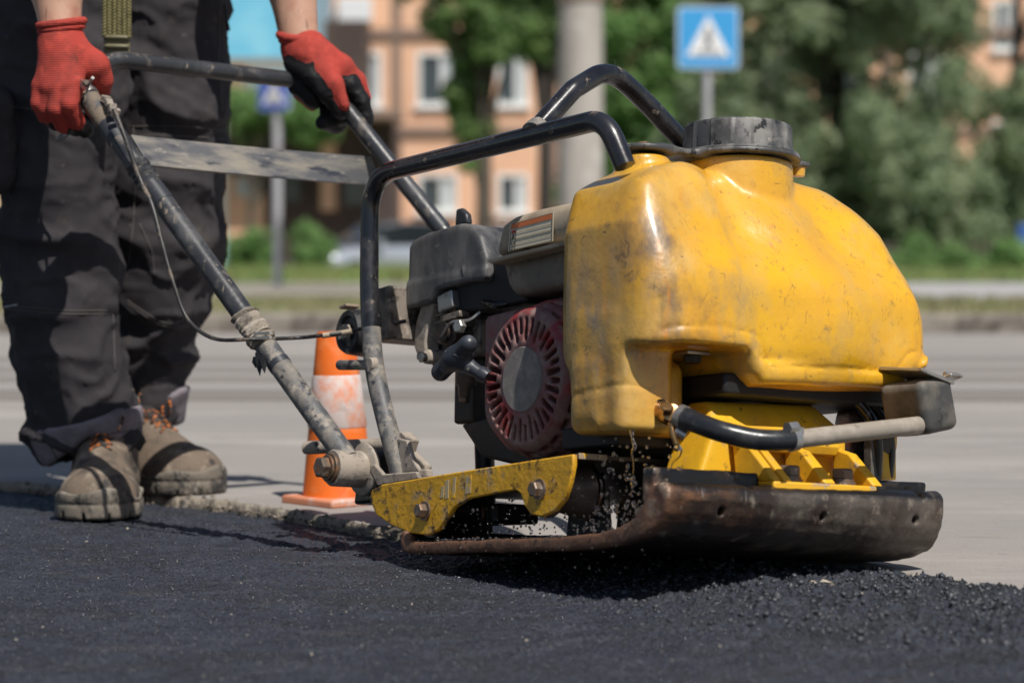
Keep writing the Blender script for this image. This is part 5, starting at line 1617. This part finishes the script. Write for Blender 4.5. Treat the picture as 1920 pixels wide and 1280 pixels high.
MB().tube([ps - pd_ * .003, ps + pd_ * .006], .0124, 20).build('hose_clamp', M_zinc, pc, smooth=40)
MB().hexb(C(1476, 803, .515), pd_, .007, .014).build('clamp_screw', M_zinc, pc, smooth=20)
MB().box(C(1492, 806, .515), (.004, .008, .003)).build('clamp_ear', M_zinc, pc)
MB().tube([ps, pe], .0098, 20).build('spray_pipe', M_pipe, pc, smooth=60)
bc = C(1722, 762, .478)
g = Grid(bc - .06, bc + .06, .0022)
Rm = ROT(-13, 'X')
Rw = Rm.T
D = g.box(bc, (.034, .026, .030), .010, rot=Rw)
D = D + .0008 * fbm(g.x * 40, g.y * 40, g.z * 40, 3)
V, F = g.mesh(D); obj('end_block', V, F, M_grblk, pc, smooth=180)
MB().box(bc + Rm @ np.array([.0, -.012, .0325]), (.036, .026, .0018), Rm @ ROT(6, 'Y')).build('block_clip', M_zinc, pc, bevel=.0008)
MB().box(bc + Rm @ np.array([.01, .022, .036]), (.020, .010, .0016), Rm @ ROT(-14, 'Y') @ ROT(12, 'X')).build('block_clip', M_zinc, pc, bevel=.0008)
MB().tube([bc + Rm @ np.array([.02, .012, .040]), bc + Rm @ np.array([.02, .034, .045])], .0028, 8).build('clip_pin', M_zinc, pc)
MB().box((.36, .425, .190), (.030, .014, .018)).build('tank_bracket', M_black, pc, bevel=.002)

# ---- wet grit lying in the plate's rear trough (stuff on the plate)
Vs, Fs, off = [], [], 0
for k in range(420):
    V0, F0 = rock(1, k % 6); s = RNG.uniform(.0012, .0034)
    c = np.array([RNG.uniform(.018, .30) if k % 3 else RNG.uniform(.018, .12), abs(RNG.normal()) * .05 + .006, .0135 + s * .4])
    Vs.append(V0 * s + c); Fs.append(F0 + off); off += len(V0)
o = obj('wet_grit', np.concatenate(Vs), np.concatenate(Fs), mat('wet_grit', (.03, .028, .03), .12), pc, smooth=0); o['kind'] = 'stuff'

# ---- water: drops shaken off the machine and two dribbles
M_water = mat('water', (1, 1, 1), .12, trans=1., spec=.5)
M_water.node_tree.nodes['Principled BSDF'].inputs['IOR'].default_value = 1.33
bm = bmesh.new(); bmesh.ops.create_icosphere(bm, subdivisions=2, radius=1); SV = np.array([v.co[:] for v in bm.verts]); SF = np.array([[v.index for v in f.verts] for f in bm.faces]); bm.free()
Vs, Fs, off = [], [], 0
def drop(px, py, l, s):
    global off
    c = toW(at(px, py, l=l)); st = RNG.uniform(.8, 1.5)
    Vs.append(SV * [s, s, s * st] + c); Fs.append(SF + off); off += len(SV)
for k in range(150): drop(RNG.uniform(1110, 1225), RNG.uniform(940, 1000), RNG.uniform(0, .08), RNG.uniform(.0005, .0018) * (1.4 if RNG.random() < .15 else 1))
for k in range(260): drop(RNG.uniform(800, 1230), 1000 - abs(RNG.normal()) * 45, RNG.uniform(-.01, .05), RNG.uniform(.0005, .0016))
for k in range(90): drop(RNG.uniform(1120, 1260), RNG.uniform(820, 960), RNG.uniform(.0, .05), RNG.uniform(.0006, .0020))
for k in range(40): drop(RNG.uniform(740, 1250), RNG.uniform(1020, 1075), RNG.uniform(-.03, -.005), RNG.uniform(.0004, .0011))
for k in range(26): drop(RNG.uniform(750, 900), RNG.uniform(1005, 1030), RNG.uniform(-.005, .02), RNG.uniform(.001, .0022))
for (px, py, s) in [(1188, 905, .0034), (1182, 897, .002), (1273, 878, .0024), (1149, 942, .0021), (1187, 896, .0022), (1216, 857, .0017), (1231, 932, .0018), (1076, 985, .0022), (1110, 975, .0026), (1098, 990, .002), (877, 1046, .0017)]:
    drop(px, py, .01, s)
wd_ = obj('water_drops', np.concatenate(Vs), np.concatenate(Fs), M_water, smooth=180)
tag(wd_, 'clear water drops flying off the vibrating plate', None, None, 'stuff')
wst = thing('water_dribble', 'thin broken dribble of water falling from the yellow tank\'s leg', 'water', toW(at(1187, 900, l=.01)))
pp = [toW(at(px, py, l=.02)) for px, py in [(1184, 806), (1186, 822), (1190, 838), (1185, 848), (1188, 868), (1187, 895)]]
V_, F2 = tube(catmull(pp, 5), list(np.interp(np.linspace(0, 1, 26), [0, .15, .35, .5, .55, .8, 1], [.0024, .0012, .0020, .0022, .0009, .0006, .0003])), 10)
obj('stream', V_, F2, M_water, wst, smooth=180)
wst = thing('water_dribble', 'twisted dribble of water falling from the brass valve', 'water', toW(at(1270, 880, l=.01)))
pp = [toW(at(px, py, l=.045)) for px, py in [(1268, 836), (1276, 843), (1272, 856), (1262, 866), (1256, 880)]]
V_, F2 = tube(catmull(pp, 5), list(np.interp(np.linspace(0, 1, 21), [0, .2, .45, .7, 1], [.0028, .0022, .0018, .0011, .0008])), 10)
obj('stream', V_, F2, M_water, wst, smooth=180)

# ================================================================== THE WORKER
def q3(px, py, d): return wp(px, py, d)


DH = float(toW(ht)[1]); DF = float(toW(fu)[1])
DLA, DLB = 3.46, 3.66
pe_ = thing('person', 'worker in charcoal trousers, red knit gloves and dusty boots gripping the handle', 'person', (-.55, 3.5, 0))
XA = lambda px: (px - 960) / FPX * DLA
ZA = lambda py: wz(py, DLA)
XB = lambda px: (px - 960) / FPX * DLB
ZB = lambda py: wz(py, DLB)
# stations: centre pixel, pixel row, half width in pixels
LA = [(182, 868, 62, -.01), (158, 800, 96, 0), (152, 770, 100, 0), (136, 690, 98, 0), (115, 570, 94, 0), (108, 420, 98, .01), (106, 300, 108, .01), (100, 150, 116, .02), (80, 0, 122, .04)]
LB = [(292, 815, 40, 0), (290, 770, 48, 0), (282, 720, 68, 0), (285, 640, 76, 0), (296, 560, 88, 0), (310, 440, 100, 0), (315, 330, 104, 0), (320, 200, 108, 0), (312, 0, 112, 0)]
PA = [(np.array([XA(c), DLA + dd, ZA(y)]), h / (FPX / DLA)) for c, y, h, dd in LA]
PB = [(np.array([XB(c), DLB - .004 * i, ZB(y)]), h / (FPX / DLB)) for i, (c, y, h, dd) in enumerate(LB)]
hipA = np.array([-.685, 3.53, .90]); hipB = np.array([-.53, 3.66, .90])
PA.append((hipA, .105)); PB.append((hipB, .105))
g = Grid((-.88, 3.28, .03), (-.36, 3.86, 1.02), .0052)
D = np.full(g.n, .5, np.float32)
for P_ in (PA, PB):
    for i in range(len(P_) - 1):
        g.addcap(D, P_[i][0], P_[i + 1][0], P_[i][1], P_[i + 1][1], .012)
g.addcap(D, hipA, hipB, .11, .11, .04)
g.addcap(D, (hipA + hipB) / 2 + [0, 0, .02], (hipA + hipB) / 2 + [.04, -.02, .09], .13, .12, .04)
# a hanging cargo pocket on the outer thigh
o, sl = g.sub((-.88, 3.28, .40), (-.60, 3.6, .66))
D[sl] = smin(D[sl], o.box((XA(4), DLA - .05, ZA(262)), (.032, .05, .062), .02, rot=ROT(14, 'X')), .012)
# hems cut along slanting planes
def plane(pxa, pya, pxb, pyb, d):
    xa, xb = (pxa - 960) / FPX * d, (pxb - 960) / FPX * d; za, zb = wz(pya, d), wz(pyb, d)
    return lambda X: za + (X - xa) * (zb - za) / (xb - xa)
def hemf(pts, d):
    P = [((a - 960) / FPX * d, wz(b, d)) for a, b in pts]
    return lambda X: np.interp(X, [p[0] for p in P], [p[1] for p in P])
hemA = hemf([(60, 868), (100, 866), (140, 842), (180, 812), (205, 806), (222, 818), (240, 834), (268, 842)], DLA)
hemB = hemf([(250, 826), (270, 812), (290, 798), (310, 795), (330, 792)], DLB)
isA = (g.x + (g.y - 3.56) * .3 < -.565)
D = np.where(isA, np.maximum(D, hemA(g.x) - g.z), D)
D = np.where(~isA, np.maximum(D, hemB(g.x) - g.z), D)
V, F = g.mesh(D)


def normals(V, F):
    n = np.zeros_like(V)
    a = V[F[:, 2]] - V[F[:, 0]]; b = V[F[:, 3]] - V[F[:, 1]]; c = np.cross(a, b)
    for k in range(4): np.add.at(n, F[:, k], c)
    return n / np.maximum(np.linalg.norm(n, axis=1)[:, None], 1e-12)


N_ = normals(V, F)
x, y, z = V.T
def ridge(n): return (1 - np.minimum(np.abs(n) * 3.6, 1)) ** 1.3
low_ = np.clip((.34 - z) / .16, 0, 1); up_ = np.clip((z - .40) / .2, 0, 1)
warp = fbm(x * 6, y * 6, z * 6, 2)
d_ = low_ * (.0170 * ridge(fbm(x * 5 + warp, y * 5, z * 15 + warp * 2, 2)) - .004)
d_ += (1 - low_) * (.0135 * ridge(fbm(x * 6 + z * 3, y * 6 - z * 2, z * 6.5 + 3, 2)) - .003)
d_ += .007 * fbm(x * 9, y * 9, z * 13 + 5, 3) + .0055 * ridge(fbm(x * 16 + z * 9, y * 16, z * 20, 2)) + .0022 * ridge(fbm(x * 34, y * 34 + z * 10, z * 40, 2))
d_ += up_ * .006 * ridge(fbm(x * 7 - z * 4, y * 7 + z * 3, z * 3, 2))
# bulges of the knee pockets
for cx2, cz2, r2 in ((XA(108), ZA(440), .10), (XB(325), ZB(440), .10)):
    d_ += .006 * np.exp(-(((x - cx2) / .07) ** 2 + ((z - cz2) / r2) ** 2) ** 2)
V2 = V + N_ * d_[:, None]
tro = obj('trousers', V2, F, M_trou, pe_, smooth=180)
org = np.array(pe_.location)
bvh = BVHTree.FromPolygons([Vector(v) for v in V2], F.tolist())
def hit(px, py, off=.0008, b=None):
    r = ray(px, py); r = r / np.linalg.norm(r)
    h = (b or bvh).ray_cast(Vector(C0), Vector(r))
    return None if h[0] is None else np.array(h[0]) - r * off
def seam(name, pts, r, m, parent, off=.0004, b=None, n=14):
    P = []
    for i in range(len(pts) - 1):
        for k in range(n):
            t = k / n; h = hit(pts[i][0] * (1 - t) + pts[i + 1][0] * t, pts[i][1] * (1 - t) + pts[i + 1][1] * t, off, b)
            if h is not None and (not P or np.linalg.norm(h - P[-1]) < .03): P.append(h)
    if len(P) > 3:
        P = np.array(P)
        for _ in range(2): P[1:-1] = (P[:-2] + 2 * P[1:-1] + P[2:]) / 4
        V_, F_2 = tube(P, r, 6); return obj(name, V_, F_2, m, parent, smooth=180)
for pts in ([(12, 574), (60, 577), (130, 583), (206, 582)], [(12, 580), (60, 583), (130, 589), (206, 588)], [(238, 562), (270, 585), (300, 603), (345, 612), (392, 608)], [(238, 568), (270, 591), (300, 609), (345, 618)],
            [(246, 238), (300, 236), (360, 238), (424, 246)], [(246, 256), (300, 254), (360, 256), (424, 262)], [(250, 240), (254, 330), (250, 420), (240, 500)],
            [(262, 420), (285, 470), (290, 520)], [(28, 610), (30, 680), (34, 740)], [(212, 590), (214, 640), (216, 700)], [(412, 20), (410, 110), (416, 220)], [(20, 200), (60, 205), (110, 210)]):
    seam('seam', pts, .0011, M_seam, tro)
# pale worn corner of the knee pocket
seam('seam', [(8, 576), (34, 571)], .0016, mat('worn_white_thread', (.34, .33, .33), .9), tro)
# turned-up cuffs
topA, topB = plane(62, 806, 256, 764, DLA), plane(258, 778, 330, 735, DLB)
def cuff(P_, bot, top, lo, hi, nm):
    gg = Grid(lo, hi, .004); D = np.full(gg.n, .5, np.float32)
    for i in range(3): gg.addcap(D, P_[i][0], P_[i + 1][0], P_[i][1] + .003, P_[i + 1][1] + .003, .012)
    D = np.broadcast_to(D, gg.n)
    inner = D + .010
    D = smax(D, gg.z - top(gg.x), .005); D = smax(D, bot(gg.x) - .001 - gg.z, .003)
    D = np.maximum(D, -np.maximum(inner, gg.z - top(gg.x) + .02))
    V, F = gg.mesh(D)
    N = normals(V, F); x, y, z = V.T
    V = V + N * (.004 * fbm(x * 14, y * 14, z * 20, 3) + .005 * ridge(fbm(x * 8 + 3, y * 8, z * 12, 2)))[:, None]
    return obj('cuff', V, F, M_trou2, tro, smooth=180), V, F
cA, VA_, FA_ = cuff(PA, hemA, topA, (-.76, 3.33, .04), (-.48, 3.58, .17), 'a')
cB, VB_, FB_ = cuff(PB, hemB, topB, (-.62, 3.58, .06), (-.44, 3.78, .18), 'b')
bA = BVHTree.FromPolygons([Vector(v) for v in VA_], FA_.tolist())
seam('hem_stitch', [(80, 806), (96, 840), (108, 862)], .001, M_seam, cA, b=bA)
seam('hem_stitch', [(206, 812), (240, 808), (262, 812)], .001, M_seam, cA, b=bA)


# ---- boots
def boot(T, u, zb, nm):
    T = np.array([*T, zb]); u = np.array([*u, 0]); u = u / np.linalg.norm(u); v = np.array([-u[1], u[0], 0]); w = np.array([0, 0, 1.])
    rot = np.array([u, v, w])
    at_ = lambda a, b, c: T + u * a + v * b + w * c
    lo = np.minimum(at_(.03, 0, 0), at_(-.33, 0, 0)) - [.10, .10, .01]; hi = np.maximum(at_(.03, 0, 0), at_(-.33, 0, 0)) + [.10, .10, .23]
    g = Grid(lo, hi, .0034)
    X = (g.x - T[0]) * u[0] + (g.y - T[1]) * u[1]; Y = (g.x - T[0]) * v[0] + (g.y - T[1]) * v[1]; Z = g.z - zb
    def cp(a, b, ra, rb, sq=(1, 1, 1)):
        A = np.array(a) * sq; B = np.array(b) * sq; d = B - A; L = d @ d
        t = np.clip(((X * sq[0] - A[0]) * d[0] + (Y * sq[1] - A[1]) * d[1] + (Z * sq[2] - A[2]) * d[2]) / L, 0, 1)
        return np.sqrt((X * sq[0] - A[0] - t * d[0]) ** 2 + (Y * sq[1] - A[1] - t * d[1]) ** 2 + (Z * sq[2] - A[2] - t * d[2]) ** 2) - (ra + (rb - ra) * t)
    up = cp((-.058, 0, .022), (-.12, 0, .026), .051, .050, (1, .97, 1.16))
    up = smin(up, cp((-.09, 0, .040), (-.190, 0, .094), .038, .037), .022)
    up = smin(up, cp((-.20, 0, .04), (-.245, 0, .045), .050, .042), .03)
    up = smin(up, cp((-.215, 0, .08), (-.220, 0, .155), .042, .040), .02)
    up = np.maximum(up, .022 - Z)
    # toe cap step
    cap_ = smax(cp((-.058, 0, .024), (-.12, 0, .026), .0540, .053, (1, .97, 1.16)), -(X + .085 + .25 * np.clip(Z - .03, 0, 1) + 3.2 * Y * Y), .002)
    cap_ = np.maximum(cap_, .022 - Z)
    upc = np.minimum(up, cap_)
    V, F = g.mesh(upc)
    N = normals(V, F); x, y, z = V.T
    V = V + N * (.0016 * fbm(x * 30, y * 30, z * 30, 3) + .0022 * ridge(fbm(x * 14, y * 14, z * 30 + 4, 2)) * np.clip((z - zb - .06) / .04, 0, 1))[:, None]
    b = obj('boot', V, F, M_boot, pe_, smooth=180)
    bv = BVHTree.FromPolygons([Vector(q) for q in V], F.tolist())
    # sole with a wavy welt and lugs
    r2 = np.minimum(cp((-.062, 0, 0), (-.13, 0, 0), .060, .056, (1, 1, 0)), cp((-.13, 0, 0), (-.248, 0, 0), .050, .046, (1, 1, 0)))
    r2 = smin(cp((-.062, 0, 0), (-.13, 0, 0), .060, .056, (1, 1, 0)), cp((-.13, 0, 0), (-.248, 0, 0), .050, .046, (1, 1, 0)), .02)
    th = np.arctan2(Y, X + .13)
    topz = .030 + .012 * np.clip((X + .05) / .05, 0, 1) + .004 * np.sin(th * 9)
    so = smax(r2, np.abs(Z - topz / 2) - topz / 2, .004)
    gro = np.maximum(np.abs((th * 3.6) % 1 - .5) * .28 - .012, Z - .010)
    gro = np.maximum(gro, -(r2 + .012))
    so = smax(so, -gro, .002)
    so = smax(so, .0022 - np.sqrt((r2 + .0005) ** 2 + (Z - .0205) ** 2), .001)
    V, F = g.mesh(so)
    x, y, z = V.T; N = normals(V, F)
    V = V + N * (.0010 * fbm(x * 40, y * 40, z * 40, 3))[:, None]
    obj('sole', V, F, M_sole, b, smooth=180)
    # tongue and laces over the instep
    tb = [at_(-.200, 0, .150), at_(-.182, 0, .142), at_(-.155, 0, .122), at_(-.130, 0, .100)]
    MB().tube(catmull(tb, 4), [.012] * 13, 14, flat=((0, 0, 1), .45)).build('tongue', M_bootdk, b, smooth=60)
    for k in range(7):
        t = k / 6; c = np.array([-.112 - .068 * t, 0, .086 + .042 * t])
        for s in (-1, 1):
            pts = [at_(c[0] - .006, s * .026, c[2] - .006), at_(c[0], s * .012, c[2] + .006), at_(c[0] + .004, 0, c[2] + .010), at_(c[0] + .010, -s * .016, c[2] + .001)]
            MB().tube(catmull(pts, 4), .0021, 8).build('lace', M_lace, b, smooth=60)
    kc = at_(-.165, 0, .135)
    for s, l1 in ((-1, .03), (1, .03), (-1, .045), (1, .042)):
        pts = [kc, kc + u * .010 + v * s * .012 + w * .006, kc + u * (l1 * .6) + v * s * l1 * .7 - w * .004, kc + u * (l1 * .9) + v * s * l1 * .55 - w * .022]
        MB().tube(catmull(pts, 5), .0021, 8).build('lace', M_lace, b, smooth=60)
    MB().lathe(kc, (0, 0, 1), [(-.003, .004), (.001, .006), (.005, .003)], 10).build('lace_knot', M_lace, b, smooth=60)
    for s in (-1, 1):
        for k in range(3):
            t = k / 2; MB().lathe(at_(-.120 - .055 * t, s * .027, (.082 + .036 * t)), u * .3 + w + v * s * .4, [(-.001, .0035), (.002, .003)], 10).build('eyelet', M_bolt, b)
    return b


boot((-.568, 3.262), (.10, -1), .0, 'a')
boot((-.436, 3.490), (.72, -.69), .012, 'b')

# ---- gloves
class PG(Grid):
    def __init__(s, V): s.x, s.y, s.z = V[:, 0], V[:, 1], V[:, 2]


def glove(red, black, lo, hi, k, parent):
    g = Grid(lo, hi, .0022)
    def field(G, prims, k):
        r = None
        for q in prims:
            c = G.cap(*q[:4]); kk = min(k, q[4]) if len(q) > 4 else k
            r = c if r is None else smin(r, c, kk)
        return r
    D = smin(field(g, red, k), field(g, black, .004), .003)
    V, F = g.mesh(D)
    G = PG(V)
    dr, db = field(G, red, .002), field(G, black, .002)
    x, y, z = V.T
    n = .0035 * fbm(x * 90, y * 90, z * 90, 3)
    pa = np.clip(.5 + (dr - db + n) / .003, 0, 1)
    N = normals(V, F)
    V = V + N * (.0012 * fbm(x * 45, y * 45, z * 45, 3) + pa * .0012 * ridge(fbm(x * 60, y * 60, z * 60, 2)))[:, None]
    return obj('glove', V, F, M_glove, parent, smooth=180, attr=pa)


def chain(pts, rs, k=.01): return [(pts[i], pts[i + 1], rs[i], rs[i + 1], k) for i in range(len(pts) - 1)]
h = lambda px, py, dd: q3(px, py, DH + dd)
redN = chain([h(114, 66, .010), h(114, 84, .006), h(118, 105, 0)], [.0285, .0285, .030])
for (kx, ky, dd, w_) in ((140, 158, -.024, .0145), (120, 164, -.028, .0150), (96, 166, -.024, .0145), (78, 160, -.014, .0135)):
    redN += chain([h(116, 92, 0), h(kx, ky, dd)], [.022, w_])
redN += chain([h(128, 90, .004), h(178, 124, .0), h(188, 150, .012), h(190, 168, .03)], [.024, .0175, .0150, .013])
redN += chain([h(138, 160, -.024), h(130, 196, -.036), h(144, 228, -.020)], [.0145, .0125, .0115], .0025)
redN += chain([h(115, 166, -.028), h(105, 204, -.032), h(119, 236, -.012)], [.0138, .0122, .0112], .0025)
redN += chain([h(95, 168, -.022), h(88, 204, -.020), h(103, 230, -.002)], [.0132, .0118, .0108], .0025)
redN += chain([h(77, 162, -.014), h(73, 194, -.018), h(84, 218, -.004)], [.0125, .0108, .0098], .0025)
blkN = chain([h(144, 228, -.012), h(160, 242, .008), h(168, 222, .030)], [.0112, .0108, .0100])
blkN += chain([h(126, 236, -.010), h(142, 240, .012), h(146, 220, .036)], [.0108, .0106, .0100])
blkN += chain([h(105, 230, -.006), h(118, 232, .016), h(122, 214, .036)], [.0104, .0100, .0096])
blkN += chain([h(85, 218, .002), h(98, 220, .020), h(104, 204, .036)], [.0095, .0092, .009])
blkN += chain([h(143, 165, -.008), h(142, 215, -.014)], [.0100, .0085])
blkN += chain([h(120, 120, .018), h(112, 155, .014)], [.020, .018])
lo = q3(45, 255, DH) + [-.0, -.07, -.02]; hi = q3(215, 20, DH) + [.02, .07, .02]
gl1 = glove(redN, blkN, lo, hi, .010, pe_)
def ring(c, rx, ry, r, tilt, nm, parent, m, yaw=0):
    P = []
    for k in range(41):
        a = 2 * math.pi * k / 40
        p = np.array([rx * math.cos(a), ry * math.sin(a), 0.]); P.append(c + tilt @ p)
    V_, F_2 = tube(P, r, 12, cap=False); return obj(nm, V_, F_2, m, parent, smooth=180)
for dz, rr_ in ((0, .0052), (-.0075, .0036)):
    ring(h(115, 44, .010) + [0, 0, dz], .0295 - (dz < 0) * .0005, .030, rr_, ROT(-7, 'Y') @ ROT(6, 'X'), 'cuff_roll', gl1, M_glove)

f_ = lambda px, py, dd: q3(px, py, DF + dd)
redF = chain([f_(563, 88, .008), f_(568, 98, .006), f_(590, 112, 0)], [.0275, .0285, .030])
redF += chain([f_(585, 104, 0), f_(640, 130, .0)], [.028, .019])
redF += chain([f_(575, 96, .002), f_(612, 140, -.014)], [.028, .020])
redF += chain([f_(606, 134, -.022), f_(626, 158, -.034), f_(645, 196, -.036)], [.0160, .0120, .0088])
redF += chain([f_(640, 126, .004), f_(668, 152, .012), f_(684, 184, .020)], [.0155, .012, .0100])
redF += chain([f_(560, 175, .018), f_(586, 196, .010)], [.0100, .0095])
blkF = chain([f_(548, 118, -.008), f_(585, 140, -.022), f_(618, 172, -.028), f_(640, 206, -.026)], [.0130, .0150, .0165, .0125])
blkF += chain([f_(556, 132, .006), f_(562, 160, .004), f_(590, 186, .0)], [.014, .0155, .014])
blkF += chain([f_(630, 144, -.006), f_(656, 158, .0), f_(678, 190, .006), f_(688, 226, .008)], [.0135, .0140, .0125, .0100])
blkF += chain([f_(655, 180, .034), f_(652, 218, .034), f_(630, 234, .014), f_(606, 229, -.004)], [.012, .0125, .0115, .0105])
blkF += chain([f_(612, 190, .030), f_(618, 214, .018), f_(640, 222, -.004)], [.013, .0135, .0110])
lo = q3(510, 255, DF) + [0, -.075, -.01]; hi = q3(705, 45, DF) + [.01, .075, .015]
gl2 = glove(redF, blkF, lo, hi, .010, pe_)
for dz, rr_ in ((0, .0062), (-.008, .0036)):
    ring(f_(561, 68, .010) + [.001 if dz else 0, 0, dz], .0275, .0285, rr_, ROT(5, 'Y') @ ROT(14, 'X'), 'cuff_roll', gl2, M_glove)

# ---- strap hanging in front
st_ = MB(); ds = 3.335
for c_ in range(6):
    for r_ in range(13):
        x_ = 196 + c_ * 9.2; y_ = -8 + r_ * 6.1 + (3. if c_ % 2 else 0)
        s = 1 if c_ % 2 else -1
        a, b = q3(x_ - 4.4, y_ - s * 3.6, ds), q3(x_ + 4.4, y_ + s * 3.6, ds)
        st_.tube([a, a * .7 + b * .3 + [0, -.0016, 0], a * .3 + b * .7 + [0, -.0016, 0], b], [.0007, .0022, .0022, .0007], 6)
sr = st_.build('braided_strap', M_strap, pe_, smooth=60); sr['kind'] = 'stuff'
MB().box(q3(219, 30, ds + .004), (.0175, .0012, .030)).build('strap_backing', M_strap, pe_, bevel=.0006)
MB().box(q3(219, 82, ds + .003), (.0182, .0016, .0150)).build('strap_end', M_strap2, pe_, bevel=.001)
for y_ in (70, 87):
    a, b = q3(196, y_, ds), q3(242, y_ + 1, ds)
    MB().tube([a, a * .9 + b * .1, a * .5 + b * .5, a * .1 + b * .9, b], [.003, .0048, .0052, .0048, .003], 14, flat=((0, 0, 1), .7)).build('strap_pad', M_strap2, pe_, smooth=80)
MB().tube([q3(421, 8, 3.55), q3(424, 30, 3.55), q3(428, 58, 3.55)], [.0022, .0016, .0034], 8).build('zip_pull', M_black, tro)

# ---- body (one continuous mesh), jacket, head
R_sh, L_sh = np.array([-.70, 3.36, 1.30]), np.array([-.385, 3.62, 1.30])
R_el, L_el = q3(100, -190, DH + .06), q3(520, -200, DF + .05)
R_wr, L_wr = h(114, 60, .010), f_(562, 80, .008)
R_el = np.array([R_el[0], R_el[1], min(R_el[2], .98)]); L_el = np.array([L_el[0], L_el[1], min(L_el[2], 1.0)])
pel = (hipA + hipB) / 2; che = np.array([-.55, 3.50, 1.24]); nek = np.array([-.52, 3.45, 1.40]); hed = np.array([-.49, 3.39, 1.52])
g = Grid((-.84, 2.98, .04), (-.16, 3.92, 1.68), .0072)
D = np.full(g.n, .5, np.float32)
for a, b, ra, rb in [(PA[1][0], PA[5][0], .045, .055), (PA[5][0], hipA, .055, .085), (PB[2][0], PB[6][0], .042, .055), (PB[6][0], hipB, .055, .085),
                     (hipA, hipB, .09, .09), (pel, che, .125, .13), (che + [-.05, -.04, 0], che + [.05, .04, 0], .12, .12),
                     (che, R_sh, .10, .06), (che, L_sh, .10, .06), (R_sh, R_el, .050, .042), (L_sh, L_el, .050, .042),
                     (R_el, q3(104, -40, DH + .03), .043, .036), (q3(104, -40, DH + .03), R_wr, .036, .027), (L_el, q3(545, -40, DF + .03), .043, .036), (q3(545, -40, DF + .03), L_wr, .036, .027),
                     (che, nek, .07, .058), (nek, hed, .056, .06), (hed + [-.015, .01, .015], hed + [.01, -.02, .03], .088, .085), (hed + [.02, -.04, -.05], hed + [.035, -.065, -.065], .055, .04),
                     (hed + [.055, -.085, .01], hed + [.068, -.105, -.015], .008, .013),
                     (hed + [-.085, -.045, -.01], hed + [-.09, -.04, .02], .014, .016), (hed + [.075, .06, -.01], hed + [.07, .068, .02], .014, .016)]:
    g.addcap(D, a, b, ra, rb, .018)
V, F = g.mesh(D)
obj('body', V, F, M_skin, pe_, smooth=180)
g = Grid((-.86, 3.02, .84), (-.16, 3.86, 1.44), .009)
D = np.full(g.n, .5, np.float32)
for a, b, ra, rb in [(pel + [0, 0, .02], che, .155, .155), (che + [-.05, -.04, 0], che + [.05, .04, 0], .145, .145), (che, R_sh, .12, .08), (che, L_sh, .12, .08), (R_sh, R_el + [0, 0, .03], .070, .060), (L_sh, L_el + [0, 0, .03], .070, .060), (che, nek - [0, 0, .02], .09, .075)]:
    g.addcap(D, a, b, ra, rb, .02)
D = np.maximum(D, .885 - g.z)
V, F = g.mesh(D); N = normals(V, F); x, y, z = V.T
V = V + N * (.008 * ridge(fbm(x * 6, y * 6, z * 7, 2)))[:, None]
obj('jacket', V, F, M_jacket, pe_, smooth=180)
g = Grid(hed - .14, hed + .15, .006)
D = g.ell(hed + [-.012, .012, .035], (.098, .100, .098)); D = smax(D, g.x * .6 - g.y * .8 - ((hed[0]) * .6 - (hed[1]) * .8) - .055 + (g.z - hed[2]) * -.35, .01)
D = smax(D, hed[2] - .05 - g.z, .01)
V, F = g.mesh(D); obj('hair', V, F, M_hair, pe_, smooth=180)
for s in (-1, 1):
    c = hed + [.045, -.082, .015] + np.array([.8, .6, 0]) * s * .03
    MB().lathe(c, (.6, -.8, 0), [(-.01, .012), (0, .010), (.004, .005)], 12).build('eye', mat('eye', (.6, .6, .6), .2), pe_, smooth=80)
MB().box(hed + [.056, -.090, -.055], (.022, .006, .004), ROT(37, 'Z')).build('mouth', mat('lips', (.32, .12, .09), .5), pe_, bevel=.002)
